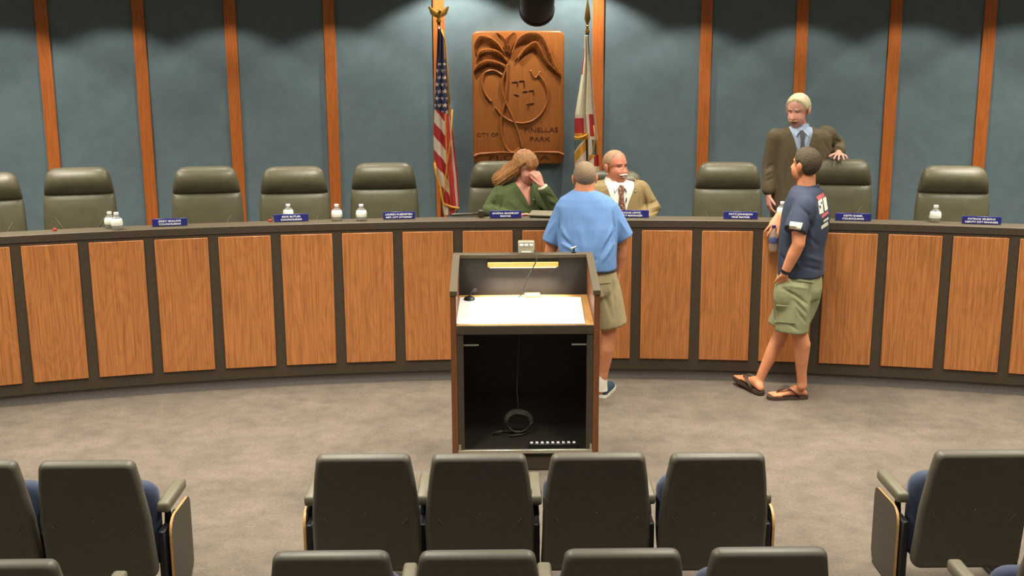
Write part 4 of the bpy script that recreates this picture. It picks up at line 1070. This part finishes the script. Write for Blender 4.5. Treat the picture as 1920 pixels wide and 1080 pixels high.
teem = folds(teem, [F([(1502, 388), (1518, 404), (1521, 425)], 7.9, -.014, .012), F([(1521, 430), (1524, 470)], 7.87, .010, .014), F([(1512, 440), (1535, 462)], 7.88, -.009, .014), F([(1480, 470), (1500, 500)], 7.9, .009, .013), F([(1465, 480), (1480, 505)], 7.92, -.009, .012), F([(1505, 500), (1540, 507)], 7.9, -.009, .012), F([(1510, 480), (1542, 490)], 7.9, .008, .014)])
tee_copy = MB(); tee_copy.v = list(teem.v); tee_copy.f = list(teem.f)
tee = put(teem, 'tshirt', navyt, P2, base)
put(MB().loft([[at(1511, 347, 8.05) + V(math.cos(a) * r, math.sin(a) * r, z + .012 * math.cos(a)) for a in [q * PI / 12 for q in range(24)]] for r, z in ((.092, -.018), (.090, -.003), (.083, .002), (.078, -.014))]), 'neckband', navyt, P2, base, .8)
# sleeve badge and back print
pw_ = mat('pale_badge', (222, 218, 196), .7, .06, 60); rp_ = mat('red_print', (196, 92, 92), .7, .1, 60)
decal(tee_copy, [(1482, 415.5), (1505, 418), (1501, 431), (1479.5, 428)], 6, 5, 'sleeve_badge', pw_, P2, base)
for q, nm, m_ in (([(1530, 370), (1543, 361), (1546, 368), (1534, 376)], 'back_print', rp_), ([(1534, 376.5), (1541, 372), (1544, 399), (1536.5, 402)], 'back_print', pw_), ([(1543, 371.5), (1548, 368.5), (1552, 392), (1546.5, 396)], 'back_print', pw_),
                  ([(1540.5, 404), (1552.5, 394.5), (1553, 400), (1541, 410)], 'back_print', rp_), ([(1544, 413.5), (1553, 407), (1553, 411), (1544, 417)], 'back_print', pw_), ([(1540, 424), (1552, 415), (1552.5, 422), (1540, 430)], 'back_print', pw_)):
    decal(tee_copy, q, 4, 4, nm, m_, P2, base, .002)
for q in ([(1535.5, 386), (1538, 385), (1539, 390), (1537, 391)], [(1538.5, 379), (1540.5, 378), (1541, 382), (1539, 383)]): decal(tee_copy, q, 2, 2, 'back_print', navyt, P2, base, .004)
ol_ = mat('olive_cargo_cotton', (132, 134, 98), .85, .07, 20, .12, 160)
hp = at(1498, 532, 8.05)
mb = MB(); mb.loft([T2.ring(hp + V(0, 0, z), hw, hd) for z, hw, hd in ((-.13, .15, .12), (-.08, .186, .16), (-.02, .194, .168), (.04, .19, .16), (.08, .184, .15))])
for hip, hem in ((at(1492, 540, 7.945), at(1484, 622, 7.925)), (at(1490, 540, 8.14), at(1466, 611, 8.17))):
    k_ = 1 if hip.y < 8.05 else .9
    mb.tube([hip + Z * .05, hip, hip.lerp(hem, .5), hem], [.10 * k_, .113 * k_, .116 * k_, .115 * k_], 18)
mb.ell(at(1469, 553, 7.91), (.075, .085, .115)); mb.ell(at(1474, 541, 7.89), (.05, .06, .07)); mb.tube([at(1522, 528, 8.02), at(1512, 560, 8.0), at(1496, 605, 7.99)], [.085, .095, .085], 16)
shm2 = wrinkle(remesh(mb, .008, 5), .008, 10, (1, 1, .8), 11)
shm2 = folds(shm2, [F([(1466, 540), (1490, 553), (1514, 570)], 7.83, -.014, .008), F([(1490, 562), (1512, 588)], 7.81, -.012, .009), F([(1493, 580), (1511, 605)], 7.81, -.012, .009), F([(1486, 556), (1512, 580)], 7.81, .008, .009), F([(1480, 606), (1496, 620)], 7.82, -.010, .008), F([(1520, 535), (1518, 560)], 7.86, -.014, .012), F([(1470, 535), (1515, 541)], 7.84, .008, .01)])
sh_copy = MB(); sh_copy.v = list(shm2.v); sh_copy.f = list(shm2.f)
shn = put(shm2, 'cargo_shorts', ol_, P2, base)
decal(sh_copy, [(1452, 571), (1490, 574), (1491, 606), (1454, 604)], 8, 8, 'cargo_pocket', ol_, P2, base, .010)
decal(sh_copy, [(1451, 557), (1491, 559), (1490, 573), (1451, 571)], 8, 4, 'pocket_flap', ol_, P2, base, .015)
decal(sh_copy, [(1492, 517), (1528, 519), (1524, 530), (1496, 528)], 8, 4, 'back_pocket_flap', ol_, P2, base, .008)
put(MB().tube([wL + (eL - wL).normalized() * .016, wL + (eL - wL).normalized() * .036], [.034, .035], 16), 'wristband', MT['blackpl'], P2, base, .6)
ffm = mat('brown_flip_flop', (66, 52, 42), .6, .1, 40)
for heel, toe in ((heelN, toeN), (heelF, toeF)):
    d = toe - heel; L = d.length; d.normalize(); s = d.cross(Z).normalized(); u_ = s.cross(d).normalized(); k = L / .262
    prof = [(-.02, 0), (-.012, .024), (.02, .037), (.08, .037), (.14, .042), (.2, .052), (.25, .048), (.28, .03), (.29, 0)]
    poly = prof + [(a, -b) for a, b in reversed(prof[1:-1])]
    z0 = .0 if heel is heelN else .006
    mb = MB(); mb.prism(poly, lambda a, b: heel + d * a * k + s * b + u_ * (z0 + .002), lambda a, b: heel + d * a * k + s * b + u_ * (z0 + .026)); ff = put(mb, 'flip_flop', ffm, P2, base, .5)
    for q in (-1, 1):
        o_ = heel + u_ * (z0 + .024)
        pts = [o_ + d * .055 * k + s * q * .037, o_ + d * .085 * k + s * q * .040 + u_ * .03, o_ + d * .13 * k + s * q * .032 + u_ * .062, o_ + d * .175 * k + s * q * .016 + u_ * .056, o_ + d * .205 * k + s * (.008) + u_ * .034, o_ + d * .215 * k + s * .01 + u_ * .002]
        put(MB().tube(pts, [(.004, .013), (.004, .014), (.004, .015), (.004, .013), (.004, .008), (.004, .004)], 8, hint=u_), 'strap', ffm, ff, base)
# bottle he dangles
bp = at(1449, 472, 8.335)
hb = thing('water_bottle', 'clear water bottle with blue cap dangling from the hand of the man in flip-flops', 'bottle', bp, .3)
MB().lathe([(.001, 0), (.026, 0), (.031, .006), (.032, .03), (.030, .05), (.032, .07), (.032, .105), (.028, .13), (.016, .155), (.0125, .165), (.0125, .18), (.0115, .18), (.0115, .166), (.015, .155), (.0265, .129), (.0305, .104), (.0305, .07), (.0285, .05), (.0305, .03), (.0295, .008), (.001, .004)], 24).obj('body', MT['bottle'], hb, 2)
MB().lathe([(.0322, .066), (.0326, .068), (.0326, .104), (.0322, .106), (.0315, .104), (.0315, .068)], 24).obj('label_band', mat('blue_bottle_label', (70, 84, 130), .5, .3, 60), hb, 2)
MB().lathe([(.001, .178), (.0145, .178), (.015, .18), (.015, .196), (.0135, .198), (.001, .198)], 20).obj('cap', MT['bluecap'], hb, .6)

# ---- 3: white-haired man in the dark suit standing behind the desk
Y3 = 9.76; base = Vector((at(1498, 400, Y3).x, Y3, DAIS))
T3 = Torso((-.18, -1), [(at(1500, 236, Y3), .07, .072), (at(1500, 241, Y3), .115, .09), (at(1502, 246, Y3), .205, .105), (at(1502, 255, Y3), .236, .12), (at(1502, 275, Y3), .232, .138), (at(1501, 300, Y3), .225, .145), (at(1499, 340, Y3), .215, .145), (at(1498, 385, Y3), .225, .15), (at(1498, 425, Y3), .235, .155)])
skin = MB(); fing = MB(); skin.loft([T3.ring(c, hw - .03, hd - .03) for c, hw, hd in T3.s])
skin.tube([at(1500, 250, Y3), at(1497, 222, Y3 - .02)], [.066, .06], 14)
aR = [at(1456, 258, Y3), at(1443, 310, Y3 + .02), at(1441, 355, Y3 - .05), at(1441, 366, Y3 - .06)]
aL = [at(1549, 253, Y3), at(1572, 276, Y3 + .07), at(1573, 283, Y3 - .06), at(1572, 288, Y3 - .12)]
skin.tube(aR, [.05, .045, .032, .028], 12, round_ends=True); skin.tube(aL, [.05, .045, .034, .028], 12, round_ends=True)
hand(skin, fing, aR[3], (.05, -.12, -1), (.3, -1, 0), (1, .2, 0), (.3, .4, .3), k=1.05)
hand(skin, fing, aL[3], (-.1, -1, -.02), (-1, 0, 0), (0, 0, -1), (.12, .6, .3), spread=.45, k=.98, thumb=1.2)
for s in (-1, 1):
    hp3 = at(1498, 425, Y3) + T3.r * (s * .1); skin.tube([hp3, hp3 + V(s * -.01, 0, -.4), V(hp3.x - s * .01, Y3 + .02, DAIS + .08)], [.08, .055, .04], 12, round_ends=True)
H3 = Head(at(1496, 208, Y3 - .03), (-.58, -.78, -.2), 1.14, 1.04)
P3 = body('person', 'white-haired man in a dark brown suit standing with one hand on a chair', base, skin, fing, H3, SK4)
put(H3.hair([(0, .083), (.35, .074), (.6, .068), (.8, .06), (1.1, .03), (1.35, .0), (1.5, .012), (1.7, .02), (1.95, -.03), (PI, -.055)], .012, .004, 40, 4), 'hair', mat('white_blond_hair', (226, 210, 168), .6, .2, 30, .4, 60, stretch=(1, 1, .25)), P3, base)
H3.face_parts(P3, base, lips=LIP, brow=mat('white_brow', (206, 186, 150), .7), squint=.4)
mo = MB(); mo.tube([H3.w((-.03, .090, -.052)) - base, H3.w((-.014, .101, -.050)) - base, H3.w((.014, .101, -.050)) - base, H3.w((.03, .090, -.052)) - base], [.003, .0075, .0075, .003], 10, round_ends=True); mo.obj('moustache', mat('sandy_moustache', (206, 170, 130), .7, .2, 80), P3, 2)
dk = mat('dark_brown_suiting', (96, 84, 60), .85, .08, 60, .1, 260)
suit(P3, base, T3, [(aR[:3], [.082, .068, .056]), (aL[:3], [.082, .07, .06])], at(1500, 238, Y3).z, at(1500, 322, Y3).z, .10, .0, dk, mat('light_blue_shirt', (176, 196, 222), .8, .03, 20), mat('grey_silk_tie', (84, 82, 84), .5, .1, 120), at(1498, 425, Y3).z, tie_w=.055, seed=2, fold_px=[([(1434, 318), (1448, 308)], -.012, .01), ([(1434, 328), (1450, 318)], .010, .01), ([(1436, 340), (1450, 334)], -.010, .01), ([(1456, 266), (1457, 300), (1453, 340)], -.008, .010), ([(1545, 265), (1556, 285)], -.008, .012), ([(1565, 262), (1578, 268)], -.012, .01), ([(1564, 272), (1582, 278)], .010, .01), ([(1475, 300), (1470, 360)], -.008, .012)])
mb = MB()
for s in (-1, 1):
    hp3 = at(1498, 420, Y3) + T3.r * (s * .1); mb.tube([hp3, hp3 + V(s * -.01, 0, -.4), V(hp3.x - s * .01, Y3 + .02, DAIS + .05)], [.115, .09, .085], 16)
mb.loft([T3.ring(at(1498, 425, Y3) + V(0, 0, z), .2, .14) for z in (-.1, -.05, .05, .12)])
put(remesh(mb, .012, 5), 'trousers', mat('charcoal_trousers', (56, 50, 42), .85, .06, 60), P3, base)
for s in (-1, 1): shoe(P3, base, V(at(1498, 425, Y3).x + s * .11, Y3 + .08, DAIS), (-.1, -1, 0), MT['blackpl'], MT['blackpl'])

# ---- seated helper: lap and legs under the desk
def lap(skin_mb, T, c, m=None):
    out = MB()
    for s in (-1, 1):
        a = c + T.r * (s * .1); k = a + T.f * .36 + Z * .02; k = V(k.x, k.y, a.z + .02); ft = k + T.f * .02; ft = V(ft.x, ft.y, DAIS + .08)
        out.tube([a - T.f * .05, a.lerp(k, .5), k, ft], [.09, .085, .068, .048], 12, round_ends=True)
        skin_mb.tube([a, k, ft], [.06, .05, .035], 10, round_ends=True)
    return out

# ---- 4: man with glasses and white moustache in the tan jacket
Y4 = 9.30; base = Vector((at(1148, 420, Y4).x, Y4, DAIS))
T4 = Torso((.12, -1), [(at(1154, 337, Y4), .08, .08), (at(1153, 340, Y4), .135, .10), (at(1152, 344, Y4), .20, .12), (at(1151, 352, Y4), .238, .135), (at(1150, 362, Y4), .248, .148), (at(1148, 376, Y4), .25, .158), (at(1147, 400, Y4), .25, .17), (at(1146, 430, Y4), .248, .175), (at(1146, 468, Y4 + .02), .245, .17), (V(at(1146, 468, Y4).x, Y4 + .03, DAIS + .56), .235, .16)])
skin = MB(); fing = MB(); skin.loft([T4.ring(c, hw - .03, hd - .03) for c, hw, hd in T4.s])
skin.tube([at(1153, 352, Y4), at(1154, 328, Y4 - .01)], [.076, .07], 14)
aL = [at(1198, 357, Y4), at(1222, 391, Y4 - .02), at(1203, 424, Y4 - .22), at(1196, 428, Y4 - .26)]
aR = [at(1098, 362, Y4), at(1072, 378, Y4 - .03), at(1092, 418, Y4 - .22), at(1097, 424, Y4 - .26)]
for a_ in (aL, aR): skin.tube(a_, [.05, .045, .034, .028], 12, round_ends=True)
hand(skin, fing, aL[3], (-.3, -1, -.15), (-1, .3, .2), (0, 0, -1)); hand(skin, fing, aR[3], (.3, -1, -.15), (1, .3, .2), (0, 0, -1))
pants = lap(skin, T4, V(base.x, Y4, DAIS + .56))
H4 = Head(at(1155, 313, Y4 - .02), (.55, -.83, .02), 1.12, 1.16, 1.0)
P4 = body('person', 'laughing man with glasses and white moustache in a tan jacket seated', base, skin, fing, H4, SK2)
put(pants, 'trousers', mat('tan_trousers', (120, 106, 76), .85), P4, base, 1)
put(H4.hair([(0, .098), (.5, .096), (.8, .08), (1.1, .055), (1.3, .02), (1.5, .012), (1.75, .02), (1.95, -.035), (PI, -.06)], .005, .002, 90), 'hair', mat('short_grey_hair', (178, 142, 108), .75, .2, 120, .4, 400), P4, base)
H4.face_parts(P4, base, lips=LIP, brow=mat('grey_brow', (170, 140, 110), .7), squint=.35)
mo = MB(); mo.tube([H4.w((-.034, .086, -.050)) - base, H4.w((-.017, .1, -.050)) - base, H4.w((0, .106, -.047)) - base, H4.w((.017, .1, -.050)) - base, H4.w((.034, .086, -.050)) - base], [.003, .0085, .0085, .0085, .003], 10, round_ends=True); mo.obj('moustache', mat('white_moustache', (232, 222, 202), .7, .08, 120), P4, 2)
te = MB(); te.tube([H4.w((x, .0985 - 22 * x * x, -.0665 + 8 * x * x)) - base for x in (-.018, -.008, 0, .008, .018)], [.003, .005, .005, .005, .003], 8); te.obj('teeth', MT['white'], P4, 2)
gl = MB()
for q in (-1, 1):
    ring_ = [H4.w((q * .031 + .021 * math.cos(a), .1005 - .18 * abs(.021 * math.cos(a) + .031) * .5, .003 + .015 * math.sin(a))) - base for a in [i * 2 * PI / 18 for i in range(19)]]
    gl.tube(ring_, .001, 6); gl.tube([H4.w((q * .051, .094, .008)) - base, H4.w((q * .075, .06, .01)) - base, H4.w((q * .083, -.005, .008)) - base], .0011, 6)
gl.tube([H4.w((-.011, .103, .008)) - base, H4.w((.011, .103, .008)) - base], .001, 6)
gl.obj('glasses', MT['steel'], P4, 2)
tan = mat('tan_wool_jacket', (146, 126, 84), .85, .08, 60, .1, 260); whs = mat('white_dress_shirt', (236, 234, 222), .8, .02, 20)
def tiemat():
    m = mat('brown_dotted_tie', (112, 70, 48), .5, .1, 60); N, L = m.node_tree.nodes, m.node_tree.links; P = N['Principled BSDF']
    tc = N.new('ShaderNodeTexCoord'); vo = N.new('ShaderNodeTexVoronoi'); vo.inputs['Scale'].default_value = 75; L.new(tc.outputs['Object'], vo.inputs['Vector'])
    rp = N.new('ShaderNodeValToRGB'); rp.color_ramp.interpolation = 'CONSTANT'; rp.color_ramp.elements[0].color = lin(196, 170, 140); rp.color_ramp.elements[1].color = lin(104, 62, 44); rp.color_ramp.elements[1].position = .28
    L.new(vo.outputs['Distance'], rp.inputs[0]); L.new(rp.outputs[0], P.inputs['Base Color']); return m
suit(P4, base, T4, [(aL[:3], [.088, .078, .06]), (aR[:3], [.088, .078, .06])], at(1153, 338, Y4).z, at(1153, 440, Y4).z, .125, -.025, tan, whs, tiemat(), DAIS + .56, tie_w=.068, tie_len=.36, seed=6, tie_dx=-.03, fold_px=[([(1206, 352), (1209, 375), (1212, 398)], -.016, .011), ([(1214, 385), (1232, 376)], -.012, .009), ([(1216, 393), (1236, 386)], .010, .009), ([(1217, 400), (1237, 394)], -.010, .008), ([(1195, 365), (1198, 395)], -.007, .01)])
put(MB().ell(T4.surf(-.145, at(1190, 355, Y4).z, .03), (.008, .004, .008), None, 10, 6), 'lapel_pin', MT['alu'], P4, base)
put(MB().tube([T4.surf(-.075, at(1170, 366, Y4).z, .012), T4.surf(-.075, at(1170, 374, Y4).z, .012)], .004, 8), 'pocket_pen', MT['blackpl'], P4, base)

# ---- 5: woman in the green jacket, hand over her face
Y5 = 9.20; base = Vector((at(975, 420, Y5).x, Y5, DAIS))
T5 = Torso((.28, -1), [(at(977, 341, Y5), .058, .06), (at(975, 346, Y5), .10, .078), (at(973, 353, Y5), .158, .09), (at(972, 361, Y5), .185, .105), (at(972, 374, Y5), .188, .13), (at(972, 392, Y5), .188, .15), (at(974, 420, Y5), .18, .145), (at(975, 465, Y5 + .02), .19, .14), (V(at(975, 465, Y5).x, Y5 + .03, DAIS + .54), .19, .14)])
skin = MB(); fing = MB(); skin.loft([T5.ring(c, hw - .004, hd - .004) for c, hw, hd in T5.s])
skin.tube([at(977, 352, Y5), at(982, 325, Y5 - .01)], [.056, .052], 14)
aV = [at(938, 362, Y5), at(915, 396, Y5 - .08), at(968, 407, 8.90), at(976, 406, 8.87)]       # arm along the desk
aF = [at(1008, 362, Y5), at(1042, 392, Y5 - .14), at(1021, 357, Y5 - .17), at(1015, 346, Y5 - .175)]
for a_ in (aV, aF): skin.tube(a_, [.045, .04, .028, .024], 12, round_ends=True)
hand(skin, fing, aV[3], (1, -.2, -.1), (0, .6, .6), (0, -.6, -.6), (.5, .7, .5), k=.92)
hand(skin, fing, aF[3], (-.42, .03, 1), (-.8, .2, -.5), (-.55, .8, -.1), k=.95, curls=[(.5, .7, .4), (.55, .75, .5), (.6, .75, .5), (.65, .8, .5)], thumb=.25)
pants = lap(skin, T5, V(base.x, Y5, DAIS + .54))
H5 = Head(at(986, 314, Y5 - .03), (.48, -.84, -.22), 1.06, .96, .6, roll=.08)
P5 = body('person', 'woman with long light brown hair in a green jacket, hand over her face', base, skin, fing, H5, SK3)
put(pants, 'trousers', MT['blackpl'], P5, base, 1)
hm = mat('light_brown_hair', (160, 112, 66), .5, .28, 40, .7, 60, stretch=(1, 1, .3))
hair = H5.hair([(0, .056), (.5, .05), (.8, .035), (1.1, .005), (1.35, -.04), (1.7, -.07), (PI, -.10)], .018, .008, 60, 7)
rnd = random.Random(5)
for i in range(210):
    left = rnd.random() < .76                                                      # most hair is swept to the viewer's left, behind the shoulder
    az = rnd.uniform(1.25, 2.9) if left else -rnd.uniform(1.5, PI)
    d0 = Vector((math.sin(az) * .7, math.cos(az) * .7, .62)).normalized(); d1 = Vector((math.sin(az), math.cos(az), rnd.uniform(-.35, .25))).normalized()
    p0 = H5.w(d0 * (head_r(d0) + .013)); p1 = H5.w(d1 * (head_r(d1) + .016)); k = rnd.uniform(.8, 1.05)
    if left: p2 = p1 + V(-.075 * k, .035, -.055 * k); p3 = p2 + V(-.085 * k, .03, -.065 * k)
    else: p2 = p1 + V(-.015, .03, -.06); p3 = p2 + V(-.04, .02, -.06)
    hair.tube([p0, p1, p2, p3], [.008, .011, .011, .004], 8, round_ends=True)
for i in range(20):                                                               # fringe over the brow on the viewer's right
    az = -1.0 + 1.35 * i / 19; d0 = Vector((math.sin(az + .25) * .7, math.cos(az + .25) * .7, .8)).normalized(); d1 = Vector((math.sin(az + .08), math.cos(az + .08), .45)).normalized(); d2 = Vector((math.sin(az), math.cos(az), .17 + .05 * math.sin(i * 2.3))).normalized()
    hair.tube([H5.w(d * (head_r(d) + o_)) for d, o_ in ((d0, .014), (d1, .015), (d2, .009))], [.005, .009, .003], 8, round_ends=True)
put(hair, 'hair', hm, P5, base)
l5 = H5.face_parts(P5, base, lips=LIP2, brow=mat('brown_brow', (120, 80, 50), .7), squint=None)
for q in (-1, 1):
    MB().tube([H5.w((q * x_, y_, z_)) - base for x_, y_, z_ in ((.019, .0875, .004), (.03, .0855, .000), (.043, .0775, .004))], [.0012, .002, .0012], 6).obj('closed_eyelashes', MT['dark'], P5, 2)
grn = mat('green_jacket_cloth', (72, 84, 44), .85, .07, 50, .1, 260)
mb = MB(); mb.loft([T5.ring(c, hw + .014, hd + .014) for c, hw, hd in T5.s])
for a_, r_ in ((aV[:3], [.075, .062, .042]), (aF[:3], [.075, .066, .05])): mb.tube(a_, r_, 16, round_ends=True)
zt5, zb5 = at(977, 341, Y5).z, at(985, 384, Y5).z
def cx5(z): return -.008 - .042 * (zt5 - z) / (zt5 - zb5)
def inV5(p):
    if p.z < zb5: return False
    x, y = T5.local(p); return y > 0 and abs(x - cx5(p.z)) < .07 * (p.z - zb5) / (zt5 - zb5) + .002
put(cut(folds(wrinkle(remesh(mb, .008, 5), .006, 12, seed=4), [([(944, 358), (938, 385), (936, 400)], -.014, .011), ([(915, 380), (932, 392)], .009, .011), ([(1012, 366), (1020, 392)], -.014, .011), ([(955, 375), (975, 395)], .007, .014), ([(1028, 366), (1040, 372)], -.01, .009), ([(1030, 376), (1046, 384)], .009, .009)]), inV5), 'jacket', grn, P5, base)
for s in (-1, 1):
    pts = []; nn_ = []; wd = []
    for i in range(8):
        z = zb5 + (zt5 - zb5) * i / 7; pts.append(T5.surf(cx5(z) + s * (.07 * i / 7 + .016), z, .02)); nn_.append((T5.f + T5.r * s * .3).normalized()); wd.append([.012, .026, .036, .044, .046, .042, .036, .03][i])
    put(strip(pts, wd, nn_, .003), 'lapel', grn, P5, base, .6)
w0, w1 = aF[2].lerp(aF[3], .0), aF[2].lerp(aF[3], .75)
put(MB().tube([w0, w0.lerp(w1, .15), w0.lerp(w1, .85), w1], [.036, .042, .040, .034], 16), 'bracelet', mat('ivory_bracelet', (226, 222, 186), .4), P5, base, .6)
put(MB().ell(T5.surf(-.085, at(995, 371, Y5).z, .022), (.006, .004, .006), None, 8, 6), 'brooch', MT['alu'], P5, base)
